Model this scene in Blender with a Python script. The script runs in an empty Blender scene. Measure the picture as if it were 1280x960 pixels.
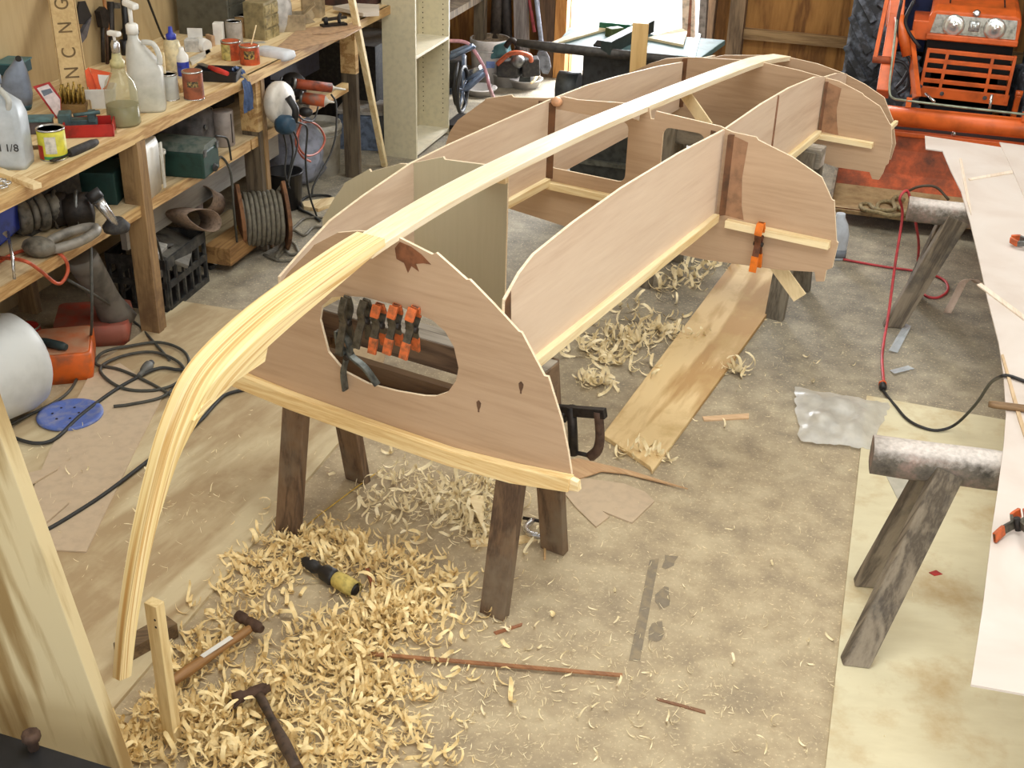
import bpy, bmesh, math, random
from mathutils import Vector, Matrix
from mathutils.geometry import tessellate_polygon
random.seed(7)
C = bpy.context.scene.collection
# ------------------------------------------------------------------ camera
F, PITCH, YAW, ROLL, CH = 1542.8, 0.49276, -0.28252, 0.030822, 2.45
_cp, _sp = math.cos(PITCH), math.sin(PITCH)
FW = Vector((math.sin(YAW)*_cp, math.cos(YAW)*_cp, -_sp))
_r = Vector((math.cos(YAW), -math.sin(YAW), 0)); _u = _r.cross(FW)
RT = math.cos(ROLL)*_r + math.sin(ROLL)*_u
UPV = -math.sin(ROLL)*_r + math.cos(ROLL)*_u
EYE = Vector((0, 0, CH))
def ray(px, py): return FW + (px-640)/F*RT - (py-480)/F*UPV
def Z(px, py, z=0.0):
    d = ray(px, py); return EYE + d*((z-CH)/d.z)
def YP(px, py, y):
    d = ray(px, py); return EYE + d*(y/d.y)
def XP(px, py, x):
    d = ray(px, py); return EYE + d*(x/d.x)
PHI = math.radians(13)
BU = Vector((math.sin(PHI), math.cos(PHI), 0)); BV = Vector((math.cos(PHI), -math.sin(PHI), 0)); BZ = Vector((0, 0, 1))
def B(u, v, z): return BU*u + BV*v + BZ*z          # boat frame of reference
def UPT(px, py, u):
    d = ray(px, py); return EYE + d*((u-EYE.dot(BU))/d.dot(BU))
cam_d = bpy.data.cameras.new('camera'); cam = bpy.data.objects.new('camera', cam_d); C.objects.link(cam)
M = Matrix((RT, UPV, -FW)).transposed().to_4x4(); M.translation = EYE
cam.matrix_world = M
cam_d.sensor_fit = 'HORIZONTAL'; cam_d.sensor_width = 36; cam_d.lens = F*36/1280
cam_d.clip_start = 0.05; cam_d.clip_end = 200
bpy.context.scene.camera = cam
# ------------------------------------------------------------------ materials
def lin(c):
    return tuple(((x/255)/12.92 if x/255 <= .04045 else (((x/255)+.055)/1.055)**2.4) for x in c) + (1,)
def newmat(name):
    m = bpy.data.materials.new(name); m.use_nodes = True
    return m, m.node_tree, m.node_tree.nodes['Principled BSDF']
def link(t, a, b): t.links.new(a, b)
def ramp(t, cols, fac):
    r = t.nodes.new('ShaderNodeValToRGB')
    e = r.color_ramp.elements
    while len(e) < len(cols): e.new(0.5)
    for i, (p, c) in enumerate(cols): e[i].position = p; e[i].color = lin(c)
    link(t, fac, r.inputs[0]); return r.outputs[0]
def noise(t, vec, scale, detail=4, rough=.55, dist=0):
    n = t.nodes.new('ShaderNodeTexNoise'); n.inputs['Scale'].default_value = scale
    n.inputs['Detail'].default_value = detail; n.inputs['Roughness'].default_value = rough
    n.inputs['Distortion'].default_value = dist
    if vec: link(t, vec, n.inputs['Vector'])
    return n.outputs['Fac']
def objco(t):
    return t.nodes.new('ShaderNodeTexCoord').outputs['Object']
def bump(t, b, fac, s=.2, d=.005):
    n = t.nodes.new('ShaderNodeBump'); n.inputs['Strength'].default_value = s; n.inputs['Distance'].default_value = d
    link(t, fac, n.inputs['Height']); link(t, n.outputs[0], b.inputs['Normal'])
def mixc(t, fac, a, b):
    n = t.nodes.new('ShaderNodeMix'); n.data_type = 'RGBA'
    for s, v in ((0, fac), (6, a), (7, b)):
        if isinstance(v, (tuple, list)): n.inputs[s].default_value = lin(v)
        elif isinstance(v, (int, float)): n.inputs[s].default_value = v
        else: link(t, v, n.inputs[s])
    return n.outputs[2]
_mc = {}
def paint(c, rough=.6, metal=0, var=.12, scale=25, dirt=None):
    """painted / plastic / metal surface with slight mottling; dirt = second colour"""
    k = ('p', c, rough, metal, var, scale, dirt)
    if k in _mc: return _mc[k]
    m, t, b = newmat('paint'); co = objco(t)
    n = noise(t, co, scale, 5)
    d = dirt or tuple(max(0, int(x*(1-var*2))) for x in c)
    l = tuple(min(255, int(x*(1+var*.4))) for x in c)
    link(t, ramp(t, [(.3, d), (.55, c), (.8, l)], n), b.inputs['Base Color'])
    b.inputs['Roughness'].default_value = rough; b.inputs['Metallic'].default_value = metal
    bump(t, b, n, .08, .003)
    _mc[k] = m; return m
def clear(c, alpha=.5, rough=.25):
    k = ('c', c, alpha, rough)
    if k in _mc: return _mc[k]
    m, t, b = newmat('translucent plastic'); co = objco(t)
    n = noise(t, co, 18, 3)
    link(t, ramp(t, [(.3, tuple(int(x*.88) for x in c)), (.7, c)], n), b.inputs['Base Color'])
    b.inputs['Roughness'].default_value = rough; b.inputs['Alpha'].default_value = alpha
    _mc[k] = m; return m
def wood(cl, cd, d=(1, 0, 0), scale=9, contrast=.5, rough=.6, stretch=12, knots=0, spots=None):
    """timber with the grain along d (object space)"""
    d = Vector(d).normalized(); k = ('w', cl, cd, tuple(round(x, 3) for x in d), scale, contrast, rough, stretch, knots, spots)
    if k in _mc: return _mc[k]
    m, t, b = newmat('wood'); co = objco(t)
    e2 = d.orthogonal().normalized(); e3 = d.cross(e2)
    cx = t.nodes.new('ShaderNodeCombineXYZ')
    for i, (v, s) in enumerate(((d, 1/stretch), (e2, 1), (e3, 1))):
        dp = t.nodes.new('ShaderNodeVectorMath'); dp.operation = 'DOT_PRODUCT'
        link(t, co, dp.inputs[0]); dp.inputs[1].default_value = tuple(v*s)
        link(t, dp.outputs['Value'], cx.inputs[i])
    n = noise(t, cx.outputs[0], scale, 3, .5, .6)
    mul = t.nodes.new('ShaderNodeMath'); mul.operation = 'MULTIPLY'; mul.inputs[1].default_value = 24
    link(t, n, mul.inputs[0])
    sn = t.nodes.new('ShaderNodeMath'); sn.operation = 'SINE'; link(t, mul.outputs[0], sn.inputs[0])
    n2 = noise(t, cx.outputs[0], scale*14, 4, .6)
    ad = t.nodes.new('ShaderNodeMath'); ad.operation = 'MULTIPLY_ADD'
    link(t, sn.outputs[0], ad.inputs[0]); ad.inputs[1].default_value = .28*contrast*2; link(t, n2, ad.inputs[2])
    mid = tuple((a+c)//2 for a, c in zip(cl, cd))
    col = ramp(t, [(.12, cd), (.5, mid if contrast > .6 else tuple(int(a*.7+c*.3) for a, c in zip(cl, cd))), (.85, cl)], ad.outputs[0])
    if spots:
        s = noise(t, co, 3.5, 6, .65)
        rr = ramp(t, [(.5, (0, 0, 0)), (.68, (255, 255, 255))], s)
        col = mixc(t, rr, col, spots)
    link(t, col, b.inputs['Base Color']); b.inputs['Roughness'].default_value = rough
    bump(t, b, n2, .12, .002)
    _mc[k] = m; return m
# ------------------------------------------------------------------ mesh builder
class MB:
    def __init__(s): s.v = []; s.f = []; s.sm = []
    def add(s, vs, fs, smooth=False):
        o = len(s.v); s.v += [Vector(x) for x in vs]
        for f in fs: s.f.append([i+o for i in f]); s.sm.append(smooth)
        return s
    def box(s, c, size, rz=0, R=None):
        c = Vector(c); R = R or Matrix.Rotation(rz, 3, 'Z'); x, y, z = (q/2 for q in size)
        vs = [c + R @ Vector((a*x, b_*y, g*z)) for g in (-1, 1) for a, b_ in ((-1, -1), (1, -1), (1, 1), (-1, 1))]
        return s.add(vs, [(0, 3, 2, 1), (4, 5, 6, 7), (0, 1, 5, 4), (1, 2, 6, 5), (2, 3, 7, 6), (3, 0, 4, 7)])
    def bar(s, p0, p1, w, h, up=(0, 0, 1), w1=None, h1=None):
        """rectangular bar from p0 to p1; w is measured across up, h along up"""
        p0, p1 = Vector(p0), Vector(p1); d = (p1-p0).normalized(); up = Vector(up)
        if abs(d.dot(up.normalized())) > .98: up = Vector((0, 1, 0))
        sd = d.cross(up).normalized(); u = sd.cross(d)
        vs = []
        for p, ww, hh in ((p0, w, h), (p1, w1 or w, h1 or h)):
            vs += [p + sd*a*ww/2 + u*b_*hh/2 for a, b_ in ((-1, -1), (1, -1), (1, 1), (-1, 1))]
        return s.add(vs, [(0, 1, 2, 3), (7, 6, 5, 4), (0, 4, 5, 1), (1, 5, 6, 2), (2, 6, 7, 3), (3, 7, 4, 0)])
    def tube(s, pts, r, n=8, closed=False, smooth=True):
        pts = [Vector(p) for p in pts]; N = len(pts); vs = []; prev = None
        rr = r if isinstance(r, (list, tuple)) else [r]*N
        for i, p in enumerate(pts):
            a = pts[(i-1) % N] if (closed or i) else p; c = pts[(i+1) % N] if (closed or i < N-1) else p
            t = (c-a).normalized()
            if prev is None: q = t.orthogonal().normalized()
            else:
                q = prev - t*prev.dot(t)
                q = q.normalized() if q.length > 1e-6 else t.orthogonal().normalized()
            prev = q; w = t.cross(q)
            vs += [p + (q*math.cos(2*math.pi*k/n) + w*math.sin(2*math.pi*k/n))*rr[i] for k in range(n)]
        fs = []
        for i in range(N if closed else N-1):
            j = (i+1) % N
            for k in range(n): fs.append((i*n+k, i*n+(k+1) % n, j*n+(k+1) % n, j*n+k))
        s.add(vs, fs, smooth)
        if not closed:
            o = len(s.v)-len(vs)
            s.f.append([o+k for k in range(n)][::-1]); s.sm.append(False)
            s.f.append([o+(N-1)*n+k for k in range(n)]); s.sm.append(False)
        return s
    def lathe(s, prof, base, axis=(0, 0, 1), n=24, smooth=True, cap=True):
        ax = Vector(axis).normalized(); q = ax.orthogonal().normalized(); w = ax.cross(q); base = Vector(base)
        vs = []
        for r, h in prof: vs += [base + ax*h + (q*math.cos(2*math.pi*k/n)+w*math.sin(2*math.pi*k/n))*max(r, 1e-4) for k in range(n)]
        fs = [(i*n+k, i*n+(k+1) % n, (i+1)*n+(k+1) % n, (i+1)*n+k) for i in range(len(prof)-1) for k in range(n)]
        o = len(s.v); s.add(vs, fs, smooth)
        if cap:
            s.f.append([o+k for k in range(n)][::-1]); s.sm.append(False)
            s.f.append([o+(len(prof)-1)*n+k for k in range(n)]); s.sm.append(False)
        return s
    def prism(s, poly, o, ex, ey, th, holes=(), ez=None):
        """outline (2-D) in the plane o,ex,ey, thickness th along ez"""
        o, ex, ey = Vector(o), Vector(ex), Vector(ey); ez = Vector(ez) if ez else ex.cross(ey).normalized()
        loops = [list(poly)] + [list(h) for h in holes]
        tri = tessellate_polygon([[Vector((a, b_, 0)) for a, b_ in l] for l in loops])
        flat = [p for l in loops for p in l]; n = len(flat)
        vs = [o + ex*a + ey*b_ for a, b_ in flat] + [o + ex*a + ey*b_ + ez*th for a, b_ in flat]
        fs = [tuple(t) for t in tri] + [tuple(i+n for i in reversed(t)) for t in tri]
        k = 0
        for l in loops:
            m = len(l)
            for i in range(m): fs.append((k+i, k+(i+1) % m, k+(i+1) % m+n, k+i+n))
            k += m
        return s.add(vs, fs)
    def sheet(s, pts, th, ez=(0, 0, 1)):
        """polygon through 3-D points, thickness th along ez (points are the bottom)"""
        pts = [Vector(p) for p in pts]; ez = Vector(ez).normalized(); ex = ez.orthogonal().normalized(); ey = ez.cross(ex)
        o = pts[0]; poly = [((p-o).dot(ex), (p-o).dot(ey)) for p in pts]
        tri = tessellate_polygon([[Vector((a, b_, 0)) for a, b_ in poly]]); n = len(pts)
        return s.add(pts + [p+ez*th for p in pts], [tuple(t) for t in tri] + [tuple(i+n for i in t) for t in tri] +
                     [(i, (i+1) % n, (i+1) % n+n, i+n) for i in range(n)])
    def loft(s, rings, smooth=True, cap=True, closed=False):
        n = len(rings[0]); vs = [p for r in rings for p in r]; R = len(rings)
        fs = [(i*n+k, i*n+(k+1) % n, ((i+1) % R)*n+(k+1) % n, ((i+1) % R)*n+k) for i in range(R if closed else R-1) for k in range(n)]
        o = len(s.v); s.add(vs, fs, smooth)
        if cap and not closed:
            s.f.append([o+k for k in range(n)][::-1]); s.sm.append(False)
            s.f.append([o+(R-1)*n+k for k in range(n)]); s.sm.append(False)
        return s
    def ball(s, c, r, n=12, sc=(1, 1, 1)):
        c = Vector(c); vs = []; m = n//2
        for i in range(m+1):
            a = math.pi*i/m
            for k in range(n):
                b_ = 2*math.pi*k/n
                vs.append(c + Vector((math.sin(a)*math.cos(b_)*sc[0], math.sin(a)*math.sin(b_)*sc[1], math.cos(a)*sc[2]))*r)
        return s.add(vs, [(i*n+k, i*n+(k+1) % n, (i+1)*n+(k+1) % n, (i+1)*n+k) for i in range(m) for k in range(n)], True)
    def build(s, name, mat, parent=None, bevel=0, org=None):
        me = bpy.data.meshes.new(name)
        if org is None:
            if parent is not None: org = parent['_o']
            else:
                lo = [min(v[i] for v in s.v) for i in range(3)]; hi = [max(v[i] for v in s.v) for i in range(3)]
                org = ((lo[0]+hi[0])/2, (lo[1]+hi[1])/2, lo[2])
        org = Vector(org)
        me.from_pydata([tuple(v-org) for v in s.v], [], s.f)
        for p, q in zip(me.polygons, s.sm): p.use_smooth = q
        bm = bmesh.new(); bm.from_mesh(me)
        bmesh.ops.remove_doubles(bm, verts=bm.verts, dist=1e-6)
        bmesh.ops.recalc_face_normals(bm, faces=bm.faces); bm.to_mesh(me); bm.free()
        me.materials.append(mat)
        o = bpy.data.objects.new(name, me); C.objects.link(o)
        _org[o.name] = org
        if parent is not None:
            o.parent = parent['_ob']; o.location = org - _org[parent['_ob'].name]
        else: o.location = org
        if bevel:
            b_ = o.modifiers.new('bevel', 'BEVEL'); b_.width = bevel; b_.segments = 2; b_.limit_method = 'ANGLE'; b_.angle_limit = .7
        return H(o, org)
_org = {}
def H(o, org): return {'_ob': o, '_o': Vector(org)}
def tag(h, label=None, cat=None, group=None, kind=None):
    o = h['_ob']
    if label: o['label'] = label
    if cat: o['category'] = cat
    if group: o['group'] = group
    if kind: o['kind'] = kind
    return h
def thing(name, label, cat, loc, group=None):
    o = bpy.data.objects.new(name, None); C.objects.link(o); o.location = loc; o.empty_display_size = .05
    _org[o.name] = Vector(loc)
    return tag(H(o, loc), label, cat, group)
def dup(h, loc, rotz=0, label=None):
    """copy of a thing with its parts and their sub-parts"""
    def cp(o, par):
        c = o.copy(); C.objects.link(c); c.parent = par
        for ch in list(o.children): cp(ch, c)
        return c
    r = cp(h['_ob'], None); r.location = loc; r.rotation_euler = (0, 0, rotz)
    _org[r.name] = Vector(loc)
    if label: r['label'] = label
    return H(r, loc)
def struct(name, mb, mat, **k):
    return tag(mb.build(name, mat, **k), kind='structure')
def smooth_path(pts, n=6):
    """Catmull-Rom through 3-D points"""
    pts = [Vector(p) for p in pts]; q = [pts[0]*2-pts[1]] + pts + [pts[-1]*2-pts[-2]]; out = []
    for i in range(1, len(q)-2):
        for k in range(n):
            t = k/n; a, b_, c, d = q[i-1], q[i], q[i+1], q[i+2]
            out.append(.5*((2*b_) + (c-a)*t + (2*a-5*b_+4*c-d)*t*t + (3*b_-a-3*c+d)*t**3))
    return out + [pts[-1]]
def cord(name, pts, r, mat, label, cat='cord', group=None, n=7, z=None):
    return tag(MB().tube(smooth_path(pts), r, n).build(name, mat), label, cat, group)
def fl(pairs, z=0.006): return [Z(a, b_, z) for a, b_ in pairs]
def text_mesh(txt, size, ext=.001):
    cu = bpy.data.curves.new('lettering', 'FONT'); cu.body = txt; cu.size = size; cu.extrude = ext; cu.align_x = 'CENTER'; cu.align_y = 'CENTER'
    o = bpy.data.objects.new('lettering_source', cu); C.objects.link(o)
    dg = bpy.context.evaluated_depsgraph_get(); me = bpy.data.meshes.new_from_object(o.evaluated_get(dg))
    C.objects.unlink(o); bpy.data.objects.remove(o); return me
def lettering(txt, size, origin, ex, ey, mat, parent, name='lettering'):
    me = text_mesh(txt, size); ex = Vector(ex).normalized(); ey = (Vector(ey) - ex*Vector(ey).dot(ex)).normalized(); ez = ex.cross(ey)
    m = MB(); origin = Vector(origin)
    m.add([origin + ex*v.co.x + ey*v.co.y + ez*v.co.z for v in me.vertices], [tuple(p.vertices) for p in me.polygons])
    bpy.data.meshes.remove(me)
    return m.build(name, mat, parent)
SKY, EXPO = 2.0, -0.06
# ------------------------------------------------------------------ shared woods
PINE_L, PINE_D = (250, 232, 190), (222, 190, 132)
OKU_L, OKU_D = (196, 166, 136), (172, 142, 112)
okume_v = wood(OKU_L, OKU_D, BV, 5, .22, .55, 14)
okume_u = wood((228, 206, 182), (206, 178, 152), BU, 5, .3, .55, 14)  # same plywood, lighter for the side panels: light from the right in the colour
pine_u = wood(PINE_L, PINE_D, BU, 16, .45, .5, 18)
pine_v = wood(PINE_L, PINE_D, BV, 16, .35, .5, 18)
lamin = wood((250, 228, 172), (214, 170, 100), (.3, .9, .35), 34, .8, .5, 40)
edge_ply = wood((244, 226, 196), (220, 195, 160), BV, 30, .3)
brown_x = wood((116, 92, 68), (76, 58, 42), BV, 12, .5, .75, 10)
brown_z = wood((122, 96, 70), (78, 58, 42), BZ, 12, .5, .75, 10, spots=(120, 104, 84))
grey_z = wood((140, 128, 110), (90, 80, 68), (.3, .1, 1), 12, .6, .8, 12, spots=(60, 58, 58))
grey_x = wood((140, 132, 118), (88, 80, 70), (1, .05, 0), 12, .5, .8, 12, spots=(214, 204, 196))
bench_y = wood((234, 212, 168), (200, 166, 116), (0, 1, 0), 12, .5, .65, 12)
bench_edge = wood((214, 182, 128), (168, 128, 78), (0, 1, 0), 14, .6, .65, 10)
dusty_y = wood((206, 184, 146), (164, 140, 104), (0, 1, 0), 10, .4, .8, 10)
post_m = wood((160, 128, 86), (116, 88, 56), (0, 0, 1), 10, .5, .7, 10, spots=(100, 74, 48))
post_grey = wood((112, 98, 78), (70, 58, 46), (0, 0, 1), 10, .5, .8, 10)
hardboard = paint((186, 152, 124), .7, 0, .06, 60)
epoxy = paint((112, 74, 48), .35, 0, .2, 14)
steel = paint((120, 120, 118), .4, .7, .2, 30)
bright = paint((205, 205, 205), .25, .9, .1, 30)
iron = paint((52, 46, 42), .55, .5, .25, 40)
rustm = paint((84, 62, 48), .8, .2, .35, 40, (60, 40, 28))
black = paint((34, 32, 32), .5, 0, .15, 30)
blackr = paint((44, 42, 42), .75, 0, .2, 40, (70, 66, 60))
white_p = paint((232, 230, 224), .45, 0, .04, 15)
dullwhite = paint((205, 200, 188), .6, 0, .08, 20)
orange = paint((224, 92, 22), .5, 0, .1, 30)
orange_t = paint((224, 104, 40), .35, .05, .12, 8)
red_m = paint((176, 34, 28), .45, 0, .15, 20)
# ------------------------------------------------------------------ setting
def floor_mat():
    m, t, b = newmat('dusty floor'); co = objco(t)
    big = noise(t, co, 1.3, 6, .62); mid = noise(t, co, 7, 6, .65); fine = noise(t, co, 90, 4, .7)
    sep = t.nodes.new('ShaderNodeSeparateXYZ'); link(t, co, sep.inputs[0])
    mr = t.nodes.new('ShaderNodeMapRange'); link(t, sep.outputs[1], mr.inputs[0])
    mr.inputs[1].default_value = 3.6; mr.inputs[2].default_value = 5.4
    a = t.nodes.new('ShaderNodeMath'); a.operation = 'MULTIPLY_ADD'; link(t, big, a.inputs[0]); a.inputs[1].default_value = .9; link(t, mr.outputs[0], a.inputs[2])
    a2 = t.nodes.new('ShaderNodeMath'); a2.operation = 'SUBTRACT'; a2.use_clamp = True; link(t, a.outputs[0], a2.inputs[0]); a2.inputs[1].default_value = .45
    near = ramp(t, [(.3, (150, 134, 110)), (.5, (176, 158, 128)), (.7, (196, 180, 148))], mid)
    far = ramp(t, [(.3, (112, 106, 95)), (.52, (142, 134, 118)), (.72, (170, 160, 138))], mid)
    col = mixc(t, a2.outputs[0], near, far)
    dark = ramp(t, [(.62, (0, 0, 0)), (.72, (255, 255, 255))], noise(t, co, 3.1, 7, .75))
    dk = t.nodes.new('ShaderNodeMath'); dk.operation = 'MULTIPLY'; link(t, dark, dk.inputs[0]); dk.inputs[1].default_value = .45
    col = mixc(t, dk.outputs[0], col, (112, 98, 80))
    sp = ramp(t, [(.57, (0, 0, 0)), (.65, (255, 255, 255))], fine)
    s2 = t.nodes.new('ShaderNodeMath'); s2.operation = 'MULTIPLY'; link(t, sp, s2.inputs[0]); s2.inputs[1].default_value = .65
    col = mixc(t, s2.outputs[0], col, (228, 210, 170))
    link(t, col, b.inputs['Base Color']); b.inputs['Roughness'].default_value = .8; bump(t, b, fine, .15, .003)
    return m
X0, X1, Y0, Y1, HT = -3.66, 4.2, -1.6, 9.45, 3.9
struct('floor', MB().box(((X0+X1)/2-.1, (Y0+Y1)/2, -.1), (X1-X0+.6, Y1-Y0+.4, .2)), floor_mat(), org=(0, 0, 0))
wall_ply = wood((188, 164, 122), (166, 142, 102), (0, 0, 1), 3, .35, .75, 8)
far_ply = wood((176, 126, 66), (120, 78, 36), (0, 0, 1), 4, .6, .75, 7)
struct('wall_left', MB().box((X0-.06, (Y0+Y1)/2, HT/2), (.12, Y1-Y0, HT)), wall_ply)
struct('wall_right', MB().box((X1+.06, (Y0+Y1)/2, HT/2), (.12, Y1-Y0, HT)), wall_ply)
DX0, DX1, DH = -2.36, -1.34, 2.3        # door opening in the far wall
w = MB()
w.box(((X0+DX0)/2, Y1+.05, HT/2), (DX0-X0, .1, HT)); w.box(((X1+DX1)/2, Y1+.05, HT/2), (X1-DX1, .1, HT)); w.box(((DX0+DX1)/2, Y1+.05, (HT+DH)/2), (DX1-DX0, .1, HT-DH))
struct('wall_back', w, far_ply)
struct('ceiling', MB().box(((X0+X1)/2, (Y0+Y1)/2, HT+.05), (X1-X0+.2, Y1-Y0, .1)), paint((206, 204, 198), .9))
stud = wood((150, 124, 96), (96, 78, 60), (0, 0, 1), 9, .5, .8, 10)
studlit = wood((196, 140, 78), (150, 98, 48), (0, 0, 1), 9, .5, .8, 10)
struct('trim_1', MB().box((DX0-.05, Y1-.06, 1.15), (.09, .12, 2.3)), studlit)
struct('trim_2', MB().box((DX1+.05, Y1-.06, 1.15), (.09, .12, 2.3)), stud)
struct('trim_3', MB().box((-1.08, Y1-.07, 1.6), (.11, .14, 3.2)), stud)
struct('trim_4', MB().box((.1, Y1-.03, .455), (2.25, .06, .075)), wood((178, 146, 104), (130, 100, 66), (1, 0, 0), 9, .5, .8))
struct('trim_5', MB().box((-2.52, Y1-.06, 1.5), (.12, .12, 3.0)), wood((110, 84, 60), (70, 50, 36), (0, 0, 1), 9, .5, .8))
# the ground and a pale fence seen through the open door
snow = paint((236, 236, 236), .9, 0, .03, 4)
struct('ground_outside', MB().box((-1.8, Y1+6.2, -.16), (14, 12, .2)), snow)
# ------------------------------------------------------------------ light
sc = bpy.context.scene
wd = bpy.data.worlds.new('sky'); sc.world = wd; wd.use_nodes = True
bg = wd.node_tree.nodes['Background']; bg.inputs[0].default_value = (.92, .96, 1, 1); bg.inputs[1].default_value = SKY
def area(name, loc, target, size, sizey, power, col=(1, 1, 1)):
    l = bpy.data.lights.new(name, 'AREA'); l.shape = 'RECTANGLE'; l.size = size; l.size_y = sizey; l.energy = power; l.color = col
    o = bpy.data.objects.new(name, l); C.objects.link(o); o.location = loc
    o.rotation_euler = (Vector(target)-Vector(loc)).to_track_quat('-Z', 'Y').to_euler(); return o
sc.view_settings.view_transform = 'Standard'; sc.view_settings.look = 'None'; sc.view_settings.gamma = 1
sc.view_settings.use_curve_mapping = False; sc.view_settings.exposure = EXPO
# ------------------------------------------------------------------ boat frame
boat = thing('boat_frame', 'upside-down plywood and pine boat frame standing on two sawhorses', 'boat', B(3.9, -1.885, 0))
TH = .009
def edges(h, nrm):
    me = h['_ob'].data; me.materials.append(edge_ply)
    for p in me.polygons:
        if abs(p.normal.dot(nrm)) < .5: p.material_index = 1
    return h
def bulkhead(name, u, outline, mat, holes=(), parent=None, label=None, th=TH):
    h = MB().prism([(p[0], p[1]) for p in outline], BU*u, BV, BZ, th, holes, ez=BU).build(name, mat, parent or boat, org=B(u, -1.885, .8)); edges(h, BU)
    if label: tag(h, label)
    return h
# foremost bulkhead with the oblong opening
o1 = [(-2.487, .537), (-2.43, .66), (-2.37, .79), (-2.297, .92), (-2.286, .925), (-2.246, .982), (-2.15, 1.083), (-2.142, 1.094), (-2.054, 1.151), (-1.983, 1.172),
      (-1.93, 1.180), (-1.838, 1.182), (-1.732, 1.158), (-1.719, 1.166), (-1.621, 1.110), (-1.611, 1.112), (-1.536, 1.060), (-1.454, .998), (-1.445, .997), (-1.370, .886), (-1.358, .887),
      (-1.31, .765), (-1.285, .673), (-1.271, .607), (-1.272, .570), (-1.42, .545), (-1.65, .530), (-1.95, .528), (-2.25, .530)]
hole1 = [(-2.134, .856), (-2.124, .905), (-2.085, .942), (-2.03, .960), (-1.968, .972), (-1.85, .975), (-1.733, .960), (-1.690, .936), (-1.660, .895), (-1.644, .833), (-1.652, .79), (-1.679, .745),
         (-1.722, .718), (-1.762, .707), (-1.86, .694), (-1.963, .688), (-2.05, .705), (-2.109, .755)]
b1 = bulkhead('bulkhead', 2.63, o1, okume_v, [hole1])
tp = [(-2.487, .594), (-2.25, .578), (-1.946, .571), (-1.659, .567), (-1.45, .584), (-1.261, .608)]
bt = [(-1.265, .562), (-1.45, .528), (-1.659, .515), (-1.946, .517), (-2.25, .524), (-2.484, .540)]
MB().prism(tp+bt, BU*2.60, BV, BZ, .03, ez=BU).build('cleat', wood((250, 226, 172), (222, 184, 122), BV, 18, .45, .5, 18), b1, bevel=.004)
MB().prism([(-1.27, .566), (-1.235, .572), (-1.24, .6), (-1.27, .606)], BU*2.606, BV, BZ, .02, ez=BU).build('cleat_block', pine_v, b1)
tag(MB().prism([(-1.855, 1.150), (-1.838, 1.172), (-1.80, 1.166), (-1.765, 1.150), (-1.735, 1.128), (-1.76, 1.126), (-1.785, 1.118), (-1.775, 1.098), (-1.80, 1.108), (-1.812, 1.085), (-1.825, 1.112), (-1.85, 1.118)], BU*2.6285, BV, BZ, .001, ez=BU).build('resin_stain', paint((134, 84, 56), .45, 0, .2, 30), b1), 'dark brown resin stain')
for vv, zz in ((-2.30, .86), (-1.44, .83), (-1.575, .73)):
    MB().prism([(vv+.006*math.cos(a)*(1+.6*math.sin(a*3)), zz+.02*math.sin(a)) for a in [k*.63 for k in range(10)]], BU*2.6285, BV, BZ, .001, ez=BU).build('wood_knot', paint((110, 78, 56), .6), b1)
# grey half bulkhead
o2 = [(-2.68, .70), (-2.675, .84), (-2.62, .925), (-2.575, .985), (-2.567, .998), (-2.46, 1.068), (-2.452, 1.060), (-2.33, 1.112), (-2.30, 1.116), (-2.155, 1.168), (-2.148, 1.160), (-1.905, 1.178), (-1.905, .60), (-2.3, .60)]
grey_ply = wood((190, 180, 152), (182, 172, 144), BZ, 5, .06, .6)
b2 = tag(bulkhead('bulkhead', 3.34, o2, grey_ply), 'grey-green painted half bulkhead')
MB().bar(B(3.325, -1.99, 1.135), B(3.325, -1.90, 1.14), .02, .02).build('cleat', pine_v, b2)
# middle bulkhead with two window openings
o3 = [(-2.760, .68), (-2.755, .86), (-2.735, .918), (-2.695, .976), (-2.568, 1.078), (-2.56, 1.088), (-2.44, 1.122), (-2.43, 1.114), (-2.28, 1.134), (-2.202, 1.152), (-2.14, 1.150), (-1.975, 1.166), (-1.94, 1.168),
      (-1.94, 1.125), (-1.873, 1.109), (-1.869, 1.168), (-1.836, 1.169), (-1.826, 1.128), (-1.811, 1.128), (-1.807, 1.16), (-1.546, 1.146), (-1.497, 1.133), (-1.403, 1.130), (-1.393, 1.120), (-1.259, 1.081), (-1.141, 1.027),
      (-1.091, .951), (-1.083, .950), (-1.051, .80), (-1.044, .795), (-1.051, .694), (-1.071, .68), (-1.073, .634), (-1.103, .627), (-1.114, .663), (-1.25, .640), (-1.55, .612), (-1.827, .606), (-2.1, .612), (-2.422, .638), (-2.68, .66)]
def rrect(x0, x1, z0, z1, r=.03, n=4, skew=0):
    out = []
    for cx, cz, a0 in ((x1-r, z1-r, 0), (x0+r, z1-r, 90), (x0+r, z0+r, 180), (x1-r, z0+r, 270)):
        for k in range(n+1):
            a = math.radians(a0+90*k/n); out.append((cx+r*math.cos(a), cz+r*math.sin(a)))
    return out
b3 = bulkhead('bulkhead', 4.29, o3, okume_v, [rrect(-2.262, -1.915, .855, 1.098), rrect(-1.771, -1.600, .855, 1.106)])
for v0, v1 in ((-2.34, -1.90), (-1.90, -1.52), (-1.475, -1.070)):
    MB().box(B(4.275, (v0+v1)/2, .785), (v1-v0, .030, .030), -PHI).build('cleat', pine_v, b3, bevel=.002)
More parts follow.
